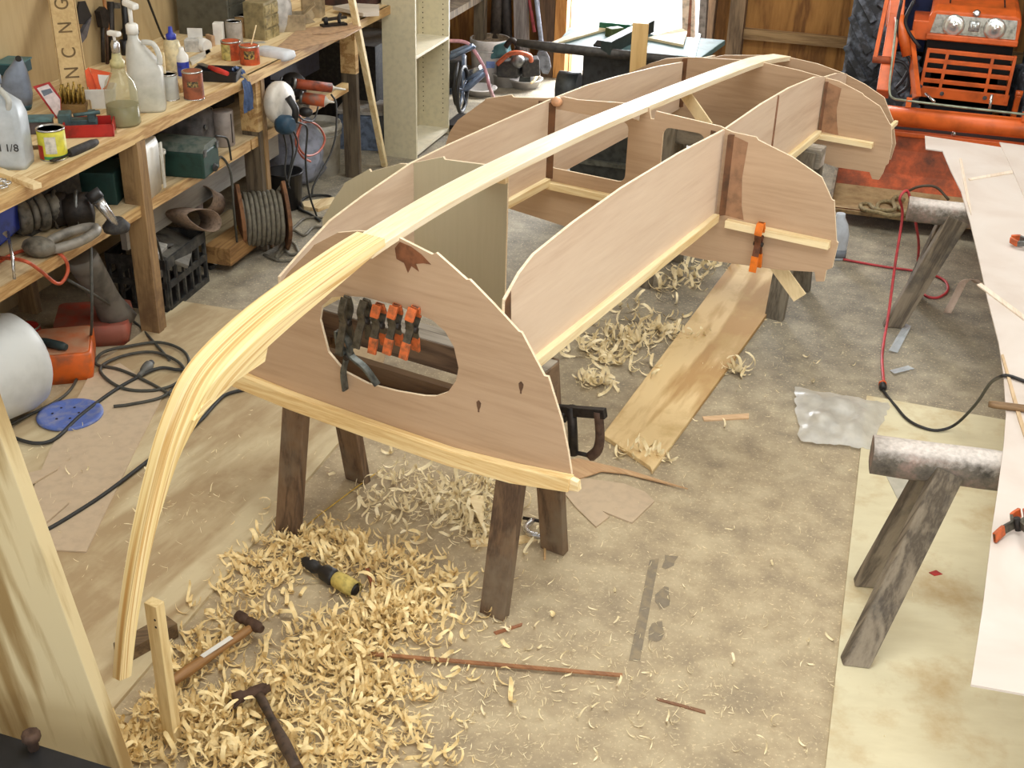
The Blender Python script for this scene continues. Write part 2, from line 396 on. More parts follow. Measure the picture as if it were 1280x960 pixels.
# aft bulkhead, then transom
o4 = [(-2.60, .70), (-2.58, .85), (-2.52, .93), (-2.42, .99), (-2.33, 1.03), (-2.208, 1.055), (-1.956, 1.077), (-1.838, 1.081), (-1.671, 1.071), (-1.548, 1.056), (-1.476, 1.049), (-1.363, 1.011), (-1.355, 1.003), (-1.275, .966), (-1.220, .896), (-1.212, .89), (-1.194, .807),
      (-1.196, .713), (-1.206, .70), (-1.212, .664), (-1.225, .632), (-1.255, .630), (-1.272, .660), (-1.429, .654), (-1.75, .70), (-2.105, .700), (-2.45, .68)]
b4 = bulkhead('bulkhead', 5.6, o4, okume_v)
MB().box(B(5.585, -1.405, .79), (.26, .03, .026), -PHI).build('cleat', pine_v, b4, bevel=.002)
o5 = [(-2.52, .62), (-2.50, .76), (-2.44, .86), (-2.33, .941), (-2.182, .99), (-1.98, 1.018), (-1.839, 1.027), (-1.70, 1.017), (-1.564, .990), (-1.452, .952), (-1.355, .906), (-1.295, .806), (-1.262, .693), (-1.273, .611), (-1.5, .62), (-2.3, .62)]
bulkhead('transom', 6.0, o5, okume_v)
for v in (-1.275, -2.50): MB().box(B(5.8, v, .80), (.016, .38, .02), -PHI).build('stringer', pine_u, boat)
# the two long side panels
def panel(v0, v1, top, bot, sgn):
    # outline in (u, z); offsets in v vary linearly
    us = [p[0] for p in top]; u0, u1 = min(us), max(us)
    vv = lambda u: v0+(v1-v0)*(u-u0)/(u1-u0)
    loop = top + bot[::-1]; tri = tessellate_polygon([[Vector((a, b_, 0)) for a, b_ in loop]]); n = len(loop)
    vs = [B(a, vv(a), b_) for a, b_ in loop] + [B(a, vv(a)+TH, b_) for a, b_ in loop]
    m = MB().add(vs, [tuple(t) for t in tri] + [tuple(i+n for i in t) for t in tri] + [(i, (i+1) % n, (i+1) % n+n, i+n) for i in range(n)])
    return m, vv
topR = [(2.64, 1.075), (2.72, 1.125), (2.80, 1.152), (3.04, 1.169), (3.375, 1.177), (3.85, 1.165), (4.29, 1.138), (4.7, 1.14), (5.05, 1.128), (5.43, 1.095), (5.6, 1.060), (5.80, 1.035), (5.995, .992)]
botR = [(2.64, .80), (3.4, .80), (4.29, .80), (5.0, .80), (5.6, .80), (5.995, .80)]
m, vv = panel(-1.513, -1.556, topR, botR, 1)
pr = edges(m.build('side_panel', okume_u, boat, org=B(4, -1.5, .8)), BV)
MB().bar(B(2.64, vv(2.64)+.020, .813), B(4.27, vv(4.27)+.020, .800), .024, .032).build('cleat', pine_u, pr, bevel=.002)
MB().bar(B(4.30, vv(4.3)+.020, .80), B(5.59, vv(5.59)+.020, .80), .024, .032).build('cleat', pine_u, pr, bevel=.002)
MB().bar(B(4.9, vv(4.9)+TH+.001, .82), B(4.9, vv(4.9)+TH+.001, 1.13), .012, .002).build('scarf_joint', paint((140, 100, 74), .6), pr)
tag(MB().prism([(2.64, 1.07), (2.67, 1.09), (2.675, 1.0), (2.69, .96), (2.64, .9)], B(0, vv(2.65)+TH, 0), BU, BZ, .001, ez=BV).build('resin_stain', epoxy, pr), 'brown resin stain')
topL = [(2.64, .955), (2.76, 1.007), (2.89, 1.057), (3.06, 1.089), (3.33, 1.127), (3.55, 1.133), (3.8, 1.134), (4.29, 1.134), (4.6, 1.125), (4.871, 1.105), (5.3, 1.065), (5.756, 1.01), (5.995, .985)]
botL = [(2.64, .80), (4.29, .80), (5.995, .80)]
m, vv = panel(-2.295, -2.235, topL, botL, -1)
pl = edges(m.build('side_panel', okume_u, boat, org=B(4, -2.3, .8)), BV)
MB().bar(B(2.64, vv(2.64)+.020, .80), B(4.27, vv(4.27)+.020, .80), .024, .032).build('cleat', pine_u, pl, bevel=.002)
# brown resin fillets where panels meet bulkheads
def fillet(u, v, su, sv, z0, z1, parent, w=.022, smear=.06):
    m = MB(); q = [(u, v), (u+su*w, v), (u, v+sv*w)]
    m.add([B(a, b_, z) for z in (z0, z1) for a, b_ in q], [(0, 1, 2), (5, 4, 3), (0, 3, 4, 1), (1, 4, 5, 2), (2, 5, 3, 0)])
    tag(m.build('resin_fillet', epoxy, parent), 'dark brown resin fillet')
    if smear:
        m = MB(); p = [(0, z0), (sv*smear*1.25, z0-.004), (sv*smear*1.05, z0+.05), (sv*smear*.9, (z0+z1)/2), (sv*smear, z1-.02), (0, z1)]
        m.prism(p, B(u+su*.0006, v, 0), BV, BZ, .0006, ez=BU*su)
        tag(m.build('resin_smear', paint((160, 120, 90), .45, 0, .12, 20), parent), 'reddish brown resin smear on the plywood')
fillet(4.29, -1.505, -1, 1, .81, 1.125, b3, .02, .075)
fillet(4.29, -1.560, -1, -1, .81, 1.125, b3, .02, .0)
fillet(4.29, -2.266, -1, 1, .81, 1.125, b3, .03, 0)
fillet(4.29, -2.295, -1, -1, .81, 1.12, b3, .02, 0)
fillet(5.6, -1.535, -1, 1, .81, 1.04, b4, .012, .075)
fillet(5.6, -2.238, -1, 1, .81, 1.045, b4, .02, 0)
MB().ball(B(4.275, -2.225, 1.132), .020, 10, (1.2, 1, 1)).build('resin_lump', paint((214, 160, 120), .4), b3)
# keelson, one long plank bent over the bulkheads
kp = [(2.50, 1.186), (2.63, 1.196), (2.9, 1.210), (3.24, 1.212), (3.8, 1.198), (4.32, 1.172), (4.8, 1.143), (5.2, 1.117), (5.64, 1.083), (6.012, 1.031)]
kc = smooth_path([B(u, -1.886, z) for u, z in kp], 5)
rings = [[p+BV*a+BZ*b_ for a, b_ in ((-.046, -.022), (.046, -.022), (.046, 0), (-.046, 0))] for p in kc]
keel_m = wood((252, 240, 212), (232, 210, 170), BU, 14, .35, .45, 22)
MB().loft(rings, False).build('keelson', keel_m, boat, bevel=.002, org=B(4, -1.885, 1.1))
# laminated stem, bevelled towards the outside
sp_ = [(1.532, .385, .012, .016, .034), (1.572, .555, .015, .018, .035), (1.638, .755, .018, .021, .037), (1.718, .925, .023, .027, .042), (1.782, 1.02, .028, .035, .052), (1.850, 1.085, .033, .043, .064), (1.95, 1.124, .038, .047, .070),
       (2.10, 1.157, .042, .048, .062), (2.28, 1.180, .045, .048, .050), (2.45, 1.197, .046, .048, .034), (2.56, 1.204, .046, .047, .020)]
def interp(rows, n):
    q = smooth_path([Vector((r[0], r[1], 0)) for r in rows], n); out = []
    for i, p in enumerate(q):
        t = min(i/n, len(rows)-1-1e-6); a = int(t); f = t-a
        out.append((p.x, p.y) + tuple(rows[a][k]*(1-f)+rows[a+1][k]*f for k in (2, 3, 4)))
    return out
st = interp(sp_, 4); rings = []
for i, r in enumerate(st):
    a, c = st[max(i-1, 0)], st[min(i+1, len(st)-1)]
    tu, tz = c[0]-a[0], c[1]-a[1]; l = math.hypot(tu, tz); nu, nz = -tz/l, tu/l     # outward normal (forward and up)
    vc = -1.886-.040*max(0, min(1, (1.08-r[1])/.68))
    ring = [B(r[0], vc-r[2], r[1]), B(r[0], vc+r[2], r[1]), B(r[0]-nu*.022, vc+r[3]*1.02, r[1]-nz*.022),
            B(r[0]-nu*r[4], vc+r[3], r[1]-nz*r[4]), B(r[0]-nu*r[4], vc-r[3], r[1]-nz*r[4]), B(r[0]-nu*.022, vc-r[3]*1.02, r[1]-nz*.022)]
    rings.append(ring)
def lam_mat():
    """glue lines follow the width of the strip"""
    m, t, b = newmat('laminated pine'); co = objco(t)
    uvn = t.nodes.new('ShaderNodeUVMap'); uvn.uv_map = 'strip'
    sep = t.nodes.new('ShaderNodeSeparateXYZ'); link(t, uvn.outputs[0], sep.inputs[0])
    cx = t.nodes.new('ShaderNodeCombineXYZ'); link(t, sep.outputs[0], cx.inputs[0])
    mm = t.nodes.new('ShaderNodeMath'); mm.operation = 'MULTIPLY'; mm.inputs[1].default_value = 2.0; link(t, sep.outputs[1], mm.inputs[0]); link(t, mm.outputs[0], cx.inputs[1])
    n = noise(t, cx.outputs[0], 3.2, 2, .5)
    col = ramp(t, [(.34, (204, 158, 92)), (.42, (238, 212, 150)), (.52, (246, 226, 176)), (.57, (208, 164, 98)), (.64, (242, 220, 164)), (.74, (212, 172, 108))], n)
    link(t, col, b.inputs['Base Color']); b.inputs['Roughness'].default_value = .5; return m
stem = MB().loft(rings, False).build('stem', lam_mat(), boat, org=B(2, -1.886, 1))
def strip_uv(h, n):
    me = h['_ob'].data; uv = me.uv_layers.new(name='strip'); cum = {}
    co = [v.co for v in me.vertices]; R_ = len(co)//n; al = [0]
    for i in range(1, R_): al.append(al[-1] + (co[i*n]-co[(i-1)*n]).length)
    for i in range(R_):
        c = 0
        for k in range(n+1):
            cum[i, k] = c; c += (co[i*n+(k+1) % n]-co[i*n+k % n]).length
    for p in me.polygons:
        ks = [v % n for v in p.vertices]; wrap = (0 in ks and n-1 in ks)
        for li in p.loop_indices:
            v = me.loops[li].vertex_index; i, k = v//n, v % n
            if wrap and k == 0: k = n
            uv.data[li].uv = (cum[i, k]*17 + 3, al[i]*.10)
strip_uv(stem, 6)
# knee of glued pine blocks filling the inside of the bend
kn = [(1.80, 1.00), (1.86, 1.05), (1.95, 1.085), (2.08, 1.12), (2.30, 1.155), (2.47, 1.178), (2.47, 1.168), (2.26, 1.130), (2.10, 1.100), (2.075, 1.092), (2.055, 1.045), (1.95, 1.038), (1.81, 1.002)]
knee = MB().prism(kn, BV*-1.93, BU, BZ, .084, ez=BV).build('stem_knee', lam_mat(), boat, org=B(2, -1.886, 1))
me = knee['_ob'].data; uv = me.uv_layers.new(name='strip')
for p in me.polygons:
    for li in p.loop_indices:
        co = me.vertices[me.loops[li].vertex_index].co; uv.data[li].uv = ((co.z-.25*co.dot(BU)+co.dot(BV)*.8)*19, co.dot(BU)*.1)
# slanting plywood brace behind the middle bulkhead
bw_ = wood((232, 212, 170), (206, 182, 136), (.4, .1, -.9), 8, .2)
MB().bar(UPT(856, 117, 4.82), UPT(886, 160, 4.70), .052, .008, up=BU).build('plywood_brace', bw_, boat)
MB().bar(UPT(955, 310, 4.33), UPT(1000, 372, 4.33), .058, .008, up=BU).build('plywood_brace', wood((232, 212, 170), (206, 182, 136), (.4, .1, -.9), 8, .2), boat)

# ------------------------------------------------------------------ sawhorses under the boat
def horse(name, label, mat_x, mat_z, c, ang, L, top, spread, legw, toe, stretch_z=None, inset=.06, beam=(.09, .09)):
    c = Vector(c); ex = Vector((math.cos(ang), math.sin(ang), 0)); ey = Vector((-math.sin(ang), math.cos(ang), 0))
    t = thing(name, label, 'sawhorse', c)
    MB().bar(c-ex*L/2+BZ*(top-beam[1]/2), c+ex*L/2+BZ*(top-beam[1]/2), beam[0], beam[1]).build('top_beam', mat_x, t, bevel=.004)
    for sx in (-1, 1):
        for sy in (-1, 1):
            p1 = c+ex*sx*(L/2-inset)+ey*sy*(beam[0]/2+.012)+BZ*(top-.01)
            p0 = c+ex*sx*(L/2-inset+toe)+ey*sy*spread/2
            d = (p1-p0).normalized(); u = (ey*sy - d*d.dot(ey*sy)).normalized()
            m = MB().bar(p0, p1, legw, .038, up=u)
            for v in m.v:
                if (v-p0).length < .09: v.z = 0
            m.build('leg', mat_z, t, bevel=.003)
    if stretch_z:
        for sx in (-1, 1):
            f = 1-stretch_z/top; hw = (beam[0]/2+.012)*(1-f)+spread/2*f
            q = c+ex*sx*(L/2-inset+toe*f)
            MB().bar(q-ey*hw*.9+BZ*stretch_z, q+ey*hw*.9+BZ*stretch_z, .02, .16).build('gusset', mat_x, t)
    return t, ex, ey
hc = Vector((-1.232, 3.20, 0)); hang = -math.radians(12.7)
h1, ex, ey = horse('sawhorse', 'dark brown sawhorse under the near end of the boat frame', brown_x, brown_z, hc, hang, .93, .793, .40, .088, .0, .69)
tag(MB().bar(hc-ex*.46+BZ*.794, hc+ex*.46+BZ*.794, .088, .004).build('top_board', wood((156, 148, 136), (104, 96, 86), BV, 12, .5, .8), h1), 'pale grey weathered top board')
MB().bar(hc-ex*.40-ey*.085+BZ*.62, hc+ex*.40-ey*.085+BZ*.62, .03, .13).build('stretcher', brown_x, h1)
MB().bar(hc+ex*.02-ey*.105+BZ*.61, hc+ex*.22-ey*.105+BZ*.61, .006, .05).build('slot', black, h1)
h2, ex2, ey2 = horse('sawhorse', 'weathered grey sawhorse under the far end of the boat frame', grey_x, wood((128, 120, 104), (84, 76, 64), (0, 0, 1), 10, .5, .8), (-.585, 5.70, 0) , hang, .80, .786, .40, .088, .0, .66)
# ------------------------------------------------------------------ things lying on the floor
ply_floor = wood((206, 190, 154), (170, 146, 110), (.12, 1, 0), 2.2, .7, .75, 4, spots=(192, 172, 136))
xe = -1.751
tag(MB().prism([(X0+.7, .2), (xe, .2), (xe, 4.05), (-1.92, 4.62), (-2.5, 4.62), (X0+.7, 4.62)], (0, 0, 0), (1, 0, 0), (0, 1, 0), .012).build('plywood_sheet', ply_floor),
    'worn knotty plywood sheet on the floor left of the boat frame', 'plywood')
ply_yel = wood((216, 207, 174), (200, 188, 154), (1, .2, 0), 1.2, .25, .7, 3, spots=(186, 162, 120))
tag(MB().prism([(.155, 1.2), (2.1, 1.2), (2.1, 4.70), (.158, 4.77)], (0, 0, 0), (1, 0, 0), (0, 1, 0), .012).build('plywood_sheet', ply_yel),
    'pale yellow plywood sheet on the floor under the right-hand weathered sawhorse', 'plywood')
plank_m = wood((224, 196, 146), (184, 146, 94), (.13, 1, 0), 3.2, .9, .65, 6, spots=(196, 164, 110))
PA, PB, PC, PD = Z(753, 548, 0), Z(815, 594, 0), Z(985, 360, 0), Z(925, 318, 0)
far = Z(1010, 250, 0)
tag(MB().sheet([PA, PB-(PB-PC).normalized()*.03+Vector((-.02, 0, 0)), PB, PB+(PC-PB).normalized()*.03, PC, PC+(PC-PB).normalized()*.5, PD+(PD-PA).normalized()*.3], .019).build('plywood_strip', plank_m, bevel=.003),
    'wide knotty plywood strip lying on the floor below the boat frame', 'plank')
hb = paint((194, 172, 144), .7, 0, .03, 25)
def scrap(name, px, label, cat='offcut', mat=None, th=.005, z=.0125, group=None):
    return tag(MB().sheet([Z(a, b_, z) for a, b_ in px], th).build(name, mat or hb), label, cat, group)
scrap('hardboard_sheet', [(28, 645), (52, 688), (108, 691), (170, 562), (206, 492), (150, 455), (112, 470), (62, 565)], 'large brown hardboard offcut beside the leaning plank')
scrap('hardboard_strip', [(18, 605), (38, 592), (74, 584), (72, 588), (30, 612)], 'thin hardboard strip on the plywood sheet by the blue lid', th=.006, z=.019)
scrap('hardboard_strip', [(42, 640), (84, 626), (86, 630), (52, 660)], 'short hardboard strip lying on the large offcut', th=.006, z=.02)
scrap('plywood_offcut', [(688, 596), (722, 598), (780, 606), (806, 616), (818, 628), (790, 655), (752, 640), (762, 647), (745, 660), (720, 636)], 'pink-brown plywood offcut with a notched edge behind the sawhorse leg', mat=hb, z=0, th=.006)
scrap('plywood_offcut', [(690, 580), (722, 574), (790, 590), (860, 612), (782, 593), (752, 590), (722, 600), (695, 604)], 'thin curved plywood offcut lying under the clamp', mat=wood((208, 172, 130), (180, 140, 100), (1, -.5, 0), 12, .4), z=.007, th=.005)
scrap('wood_strip', [(448, 815), (450, 819), (778, 847), (778, 843)], 'long thin brown strip across the shavings', cat='strip', mat=wood((170, 120, 80), (130, 86, 56), (1, -.6, 0), 14, .4), z=.012, th=.005)
scrap('wood_strip', [(820, 873), (822, 876), (882, 893), (881, 889)], 'thin brown sliver on bare floor near the bottom edge', cat='strip', mat=wood((150, 110, 78), (120, 80, 56), (1, -.6, 0), 14, .4), z=0, th=.004)
scrap('wood_strip', [(878, 522), (880, 527), (936, 524), (936, 518)], 'short flat pale strip on bare floor right of the plywood strip', cat='strip', mat=wood((226, 190, 150), (196, 160, 120), (1, 0, 0), 14, .4), z=0, th=.006)
scrap('wood_wedge', [(584, 620), (605, 622), (604, 664)], 'thin triangular plywood wedge among the shavings', cat='offcut', mat=wood((244, 226, 184), (226, 200, 150), (1, 0, 0), 14, .3), z=.03, th=.008)
scrap('wood_strip', [(587, 676), (589, 684), (640, 682), (683, 674), (682, 668), (640, 675)], 'pale batten on the floor behind the front right sawhorse leg', cat='strip', mat=wood(PINE_L, PINE_D, (1, 0, 0), 14, .4), z=0, th=.012)
scrap('wood_strip', [(679, 675), (683, 675), (682, 700), (680, 700)], 'short thin batten between the right sawhorse legs', cat='strip', mat=wood((206, 164, 120), PINE_D, (0, 1, 0), 14, .4), z=0, th=.008)
scrap('wood_strip', [(617, 791), (620, 794), (652, 783), (653, 780)], 'thin reddish sliver at the foot of the front right sawhorse leg', cat='strip', mat=wood((170, 112, 76), (140, 90, 60), (1, .4, 0), 14, .4), z=0, th=.005)
tag(MB().bar(Z(459, 712, .02), Z(467, 735, .016), .012, .012).build('wood_peg', wood((150, 86, 52), (110, 60, 36), (.3, -1, 0), 14, .4)), 'small reddish wooden peg beside the yellow-handled tool', 'offcut')
tag(MB().bar(Z(150, 818, .03), Z(215, 782, .03), .06, .05).build('wood_block', wood((128, 104, 74), (84, 64, 44), (1, .6, 0), 12, .5)), 'dark brown wood block behind the upright stake', 'block')
# faint stencilled marks on the floor
pm = paint((132, 120, 102), .85, 0, .35, 22, (160, 142, 112))
m = MB()
m.sheet([Z(812, 700, .0006), Z(824, 698, .0006), Z(800, 826, .0006), Z(786, 826, .0006)], .0006)
tag(m.build('stencil_stripe', pm), 'worn dark stripe painted on the bare floor', 'floor marking')
random.seed(3)
for i, (a, b_, lab) in enumerate(((836, 702, 'curved end of the smudged stencil on the bare floor'), (829, 748, 'smudged illegible stencil patch beside the middle of the painted stripe'), (820, 792, 'smudged illegible stencil patch beside the lower end of the painted stripe'))):
    pts = []
    for k in range(11):
        t_ = k*2*math.pi/11; rr = random.uniform(.55, 1.1)
        pts.append(Z(a+math.cos(t_)*11*rr+math.sin(t_)*-3, b_+math.sin(t_)*(16 if i else 11)*rr, .0006))
    tag(MB().sheet(pts, .0006).build('stencil_mark', pm), lab, 'floor marking')
# tools on the floor
def hammer(name, label, head, tail, hm, handle_m, claw):
    head, tail = Vector(head), Vector(tail); t = thing(name, label, 'hammer', (head+tail)/2*1.0)
    d = (tail-head); d.z = 0; d.normalize(); s = d.cross(BZ).normalized()
    hp = smooth_path([head+BZ*.02, head.lerp(tail, .3)+BZ*.019, head.lerp(tail, .7)+BZ*.02, tail+BZ*.018], 4)
    n = len(hp); MB().tube(hp, [.011+.007*(i/(n-1))+(.002*math.sin(i)) for i in range(n)], 10).build('handle', handle_m, t)
    p = head+BZ*.024
    MB().lathe([(.010, -.072), (.017, -.070), (.018, -.045), (.013, -.038), (.013, -.028), (.017, -.022), (.018, .018), (.014, .024), (.012, .034)], p, -s, 12).build('head', hm, t)
    m = MB()
    if claw:
        for e in (-1, 1):
            m.tube(smooth_path([p+s*.02+d*e*.004, p+s*.05+d*(e*.010-.0)-BZ*.002, p+s*.085+d*(e*.016+.012)-BZ*.014], 4), [.010, .009, .008, .008, .007, .006, .005, .004, .003], 8)
        m.build('claw', hm, t)
    else:
        m.lathe([(.015, 0), (.013, .03), (.004, .052)], p+s*.02, s, 10); m.build('peen', hm, t)
    return t
h1_, h1t = Z(318, 789, .035), Z(205, 866, .03)
hm = hammer('hammer', 'hammer with a worn brown wooden handle and white sticker, upper of two', h1_, h1t, rustm, wood((156, 114, 66), (104, 72, 42), (h1t-h1_), 14, .5, .5, 10), False)
q = h1_.lerp(h1t, .42); dd = (h1t-h1_).normalized()
tag(MB().bar(q-dd*.055+BZ*.0345, q+dd*.055+BZ*.0355, .016, .002).build('sticker', white_p, hm), 'worn white sticker')
h2_, h2t = Z(323, 872, .05), Z(372, 968, .045)
hammer('hammer', 'dark rusty claw hammer, the lower of the two in the shavings', h2_, h2t, rustm, paint((78, 60, 46), .7, 0, .3, 30), True)
ca, cb = Z(378, 700, .03), Z(446, 738, .03); d = (cb-ca).normalized(); L = (cb-ca).length
t = thing('power_tool', 'black rotary hand tool with a yellow wrapped grip among the shavings', 'tool', (ca+cb)/2-BZ*.03)
MB().lathe([(.010, -.0), (.018, .012), (.022, .06), (.016, .07), (.015, .09), (.026, .10), (.028, .14), (.024, .152)], ca, d, 14).build('body', black, t)
MB().lathe([(.022, .150), (.027, .158), (.029, .20), (.026, .245), (.023, L-.055)], ca, d, 14).build('grip', paint((204, 182, 100), .8, 0, .12, 60), t)
MB().lathe([(.020, L-.056), (.024, L-.045), (.024, L-.016), (.015, L)], ca, d, 14).build('end_cap', black, t)
t = thing('small_clamp', 'small silver clamp on the floor between the right-hand sawhorse legs', 'clamp', Z(680, 662, 0))
c0 = Z(680, 660, .03)
MB().tube(smooth_path([c0+Vector((-.05, .03, .0)), c0+Vector((-.06, -.02, 0)), c0+Vector((-.03, -.05, 0)), c0+Vector((.04, -.045, 0))], 5), .011, 8).build('frame', bright, t)
MB().tube([c0+Vector((-.085, .035, 0)), c0+Vector((.03, .035, 0))], .006, 8).build('screw', iron, t)
tag(MB().tube(fl([(365, 672), (400, 643), (440, 613), (475, 588)], .012), .0022, 5).build('string', paint((214, 176, 70), .8)), 'yellow string on the floor between the left sawhorse legs', 'string')
# blue lid
pc = Z(88, 520, .014)
t = thing('lid', 'round speckled blue plastic lid on the floor', 'lid', pc)
MB().lathe([(.118, 0), (.125, .004), (.125, .010), (.112, .013), (.10, .009), (0, .009)], pc, n=32).build('disc', paint((84, 104, 168), .6, 0, .25, 30, (128, 132, 160)), t)
for k in range(6): MB().lathe([(.005, 0), (.005, .0012)], pc+Vector((.05*math.cos(k*1.05+.4)-.02, .05*math.sin(k*1.05+.4), .0092)), n=8).build('hole', black, t)
# cables on the left
cb_m = paint((46, 46, 44), .6, 0, .1, 40); cb_d = paint((70, 68, 60), .7, 0, .1, 40)
def on(pairs, zs):
    return [Z(a, b_, z) for (a, b_), z in zip(pairs, zs)]
cord('cable', fl([(48, 668), (80, 650), (130, 618), (180, 580), (214, 554), (236, 538), (254, 522), (270, 504), (283, 493), (305, 487), (330, 482)], .022), .0075, cb_m, 'thick black cable running past the stem towards the sawhorse')
cord('cable', fl([(-6, 520), (4, 538), (20, 548), (45, 554), (70, 548), (100, 520), (140, 490), (175, 470), (200, 460), (220, 462), (232, 462)], .024), .0075, cb_m, 'black cable looping across the blue lid')
coil = [(232, 505), (190, 480), (150, 462), (120, 455), (130, 440), (165, 432), (200, 428), (228, 438), (236, 455), (222, 478), (190, 488), (150, 484), (125, 462), (150, 446), (190, 440), (222, 452), (230, 470), (205, 495), (165, 505), (142, 508)]
cord('extension_cord', fl(coil, .024), .0068, cb_d, 'grey-black extension cord in loose loops on the hardboard')
a, b_ = Z(180, 463, .03), Z(196, 446, .03); dd = (b_-a).normalized()
t = thing('plug', 'grey cord connector resting on the loose loops of cord', 'plug', a-BZ*.02)
MB().lathe([(.010, -.05), (.012, -.01), (.018, 0), (.021, .02), (.021, .05), (.018, .055)], a, dd, 12).build('body', paint((96, 94, 88), .6), t)
MB().lathe([(.013, .055), (.013, .075)], a, dd, 12).build('collar', blackr, t)
cord('cable', [Z(113, 290, .58), XP(114, 330, -2.86), XP(115, 390, -2.83), Z(112, 430, .05), Z(100, 465, .02), Z(80, 495, .02), Z(30, 522, .02), Z(10, 532, .02)], .006, cb_d, 'dark cable hanging from the sander on the lower shelf')
cord('cable', [XP(85, 350, -2.95), XP(120, 370, -2.95), Z(165, 400, .02), Z(190, 425, .02), Z(212, 450, .02)], .006, cb_d, 'dusty cable trailing out from under the bench')
# the leaning plank in the foreground, the stake and a trolley standing in for a shadow band
pp = wood((208, 190, 148), (150, 122, 76), (-.16, .0, 1), 3.6, 1.0, .55, 9)
x1 = lambda z: -1.366-z*.181
m = MB(); zz = 1.9
m.add([Vector((x1(z)+dx, 1.75+dy, z)) for z in (0, zz) for dx, dy in ((-.46, 0), (0, 0), (0, .040), (-.46, .040))], [(0, 1, 2, 3), (7, 6, 5, 4), (0, 4, 5, 1), (1, 5, 6, 2), (2, 6, 7, 3), (3, 7, 4, 0)])
tag(m.build('leaning_plank', pp, bevel=.002), 'wide pale pine plank standing on end at the lower left corner', 'plank')
t = thing('stake', 'slim upright pine stake with two nail holes', 'stake', (-1.52, 2.115, 0))
MB().bar((-1.532, 2.115, 0), (-1.532, 2.115, .478), .040, .030, up=(.2, 1, 0)).build('post', wood((234, 212, 160), (206, 176, 120), (0, 0, 1), 14, .4), t, bevel=.0015)
for z in (.435, .412): MB().lathe([(.0035, 0), (.0035, .002)], (-1.524, 2.0995, z), (-.2, -1, 0), 8).build('nail_hole', black, t)
ta, tb_ = Z(-12, 914, .47), Z(140, 961, .47)
tx = (tb_-ta); tx.z = 0; tx.normalize(); ty = BZ.cross(tx); rz = math.atan2(tx.y, tx.x); R = Matrix.Rotation(rz, 3, 'Z')
cc = ta+tx*.10-ty*.27; cc.z = 0
t = thing('shadow_band_trolley', 'dark trolley edge standing in for a shadow band, with a rusty bolt, at the lower left corner', 'trolley', cc)
MB().box(cc+BZ*.455, (.86, .50, .02), rz).build('top', paint((98, 112, 102), .6, .1, .2, 12), t, bevel=.003)
for s, ax in ((1, 0), (-1, 0), (1, 1), (-1, 1)):
    MB().box(cc+R@Vector((0, s*.255-(.035 if s > 0 else 0), 0) if ax == 0 else (s*.43, 0, 0))+BZ*.440, (.88, .10 if s > 0 else .03, .066) if ax == 0 else (.03, .48, .06), rz).build('rim', paint((26, 24, 26), .6, .2, .2, 20), t)  # near-black rim draws the shadow band as a solid part
for a in (-1, 1):
    for b_ in (-1, 1): MB().box(cc+R@Vector((a*.40, b_*.22, 0))+BZ*.225, (.04, .04, .45), rz).build('leg', iron, t)
MB().lathe([(.012, -.02), (.012, .025), (.02, .026), (.02, .042), (.014, .046)], Z(42, 935, .475), n=8).build('bolt', rustm, t)
# clamps ------------------------------------------------------------
def spring_clamp(name, label, c, down, face, L, tips, body, group=None, open_=.55, jaw=True):
    """clamp whose two arms cross at a pivot; down = direction of the handles, face = direction towards the viewer"""
    c, dn, fc = Vector(c), Vector(down).normalized(), Vector(face).normalized(); sd = dn.cross(fc)
    t = thing(name, label, 'clamp', c, group)
    for e in (-1, 1):
        off = fc*e*.012
        pts = [c-dn*L*.42+fc*e*.006, c-dn*L*.2+fc*e*.020, c+fc*e*.010, c+dn*L*.22+fc*e*.020*open_*2, c+dn*L*.52+fc*e*.030*open_*2]
        q = smooth_path(pts, 4); w = .012
        m = MB(); rings = []
        for i, p in enumerate(q):
            a, b2 = q[max(i-1, 0)], q[min(i+1, len(q)-1)]; tt = (b2-a).normalized(); nn = tt.cross(sd).normalized()
            rings.append([p+sd*x*w+nn*y*.004 for x, y in ((-1, -1), (1, -1), (1, 1), (-1, 1))])
        m.loft(rings, False); m.build('arm', body, t, bevel=.001)
        if tips:
            for rng, k in (((0, 5), 'jaw_tip'), ((12, 17), 'handle_grip')):
                rr = [[p+(p-(sum(r, Vector())/4))*.16 for p in r] for r in rings[rng[0]:rng[1]]]
                MB().loft(rr, False).build(k, tips, t, bevel=.0015)
    MB().tube([c-sd*.018, c+sd*.018], .009, 10).build('pivot_spring', iron, t)
    return t
FN = -BU
dirty_or = paint((206, 104, 52), .6, 0, .3, 50, (120, 76, 48)); gunm = paint((96, 90, 78), .5, .5, .25, 40)
dnv = lambda s: -BZ + BV*s
rows = [(463, 405, None, 'leftmost grey metal spring clamp hanging in the oblong opening', .17, -.10), (453, 400, None, '', 0, 0)]
def hc_(px, py): return UPT(px, py, 2.615)
for px, py, tips, lab, L, sl in ((432, 402, None, 'grey metal spring clamp hanging at the left end of the opening', .19, -.06), (455, 400, None, 'short grey metal spring clamp, second from left along the opening', .155, -.10),
                                 (473, 406, dirty_or, 'orange-tipped spring clamp, leftmost of three on the opening', .155, -.03), (493, 407, dirty_or, 'orange-tipped spring clamp, middle one of three on the opening', .155, -.08), (515, 411, dirty_or, 'orange-tipped spring clamp, rightmost of three on the opening', .165, -.12)):
    spring_clamp('spring_clamp', lab, hc_(px, py), dnv(sl), FN, L, tips, gunm, 'spring clamps along the opening' )
spring_clamp('spring_clamp', 'open grey spring clamp gripping the lower left rim of the opening', hc_(436, 445), -BZ*.86+BV*.38, BV*.8+BZ*.35, .20, None, paint((112, 116, 112), .4, .6, .2, 40), 'spring clamps along the opening', 1.1)
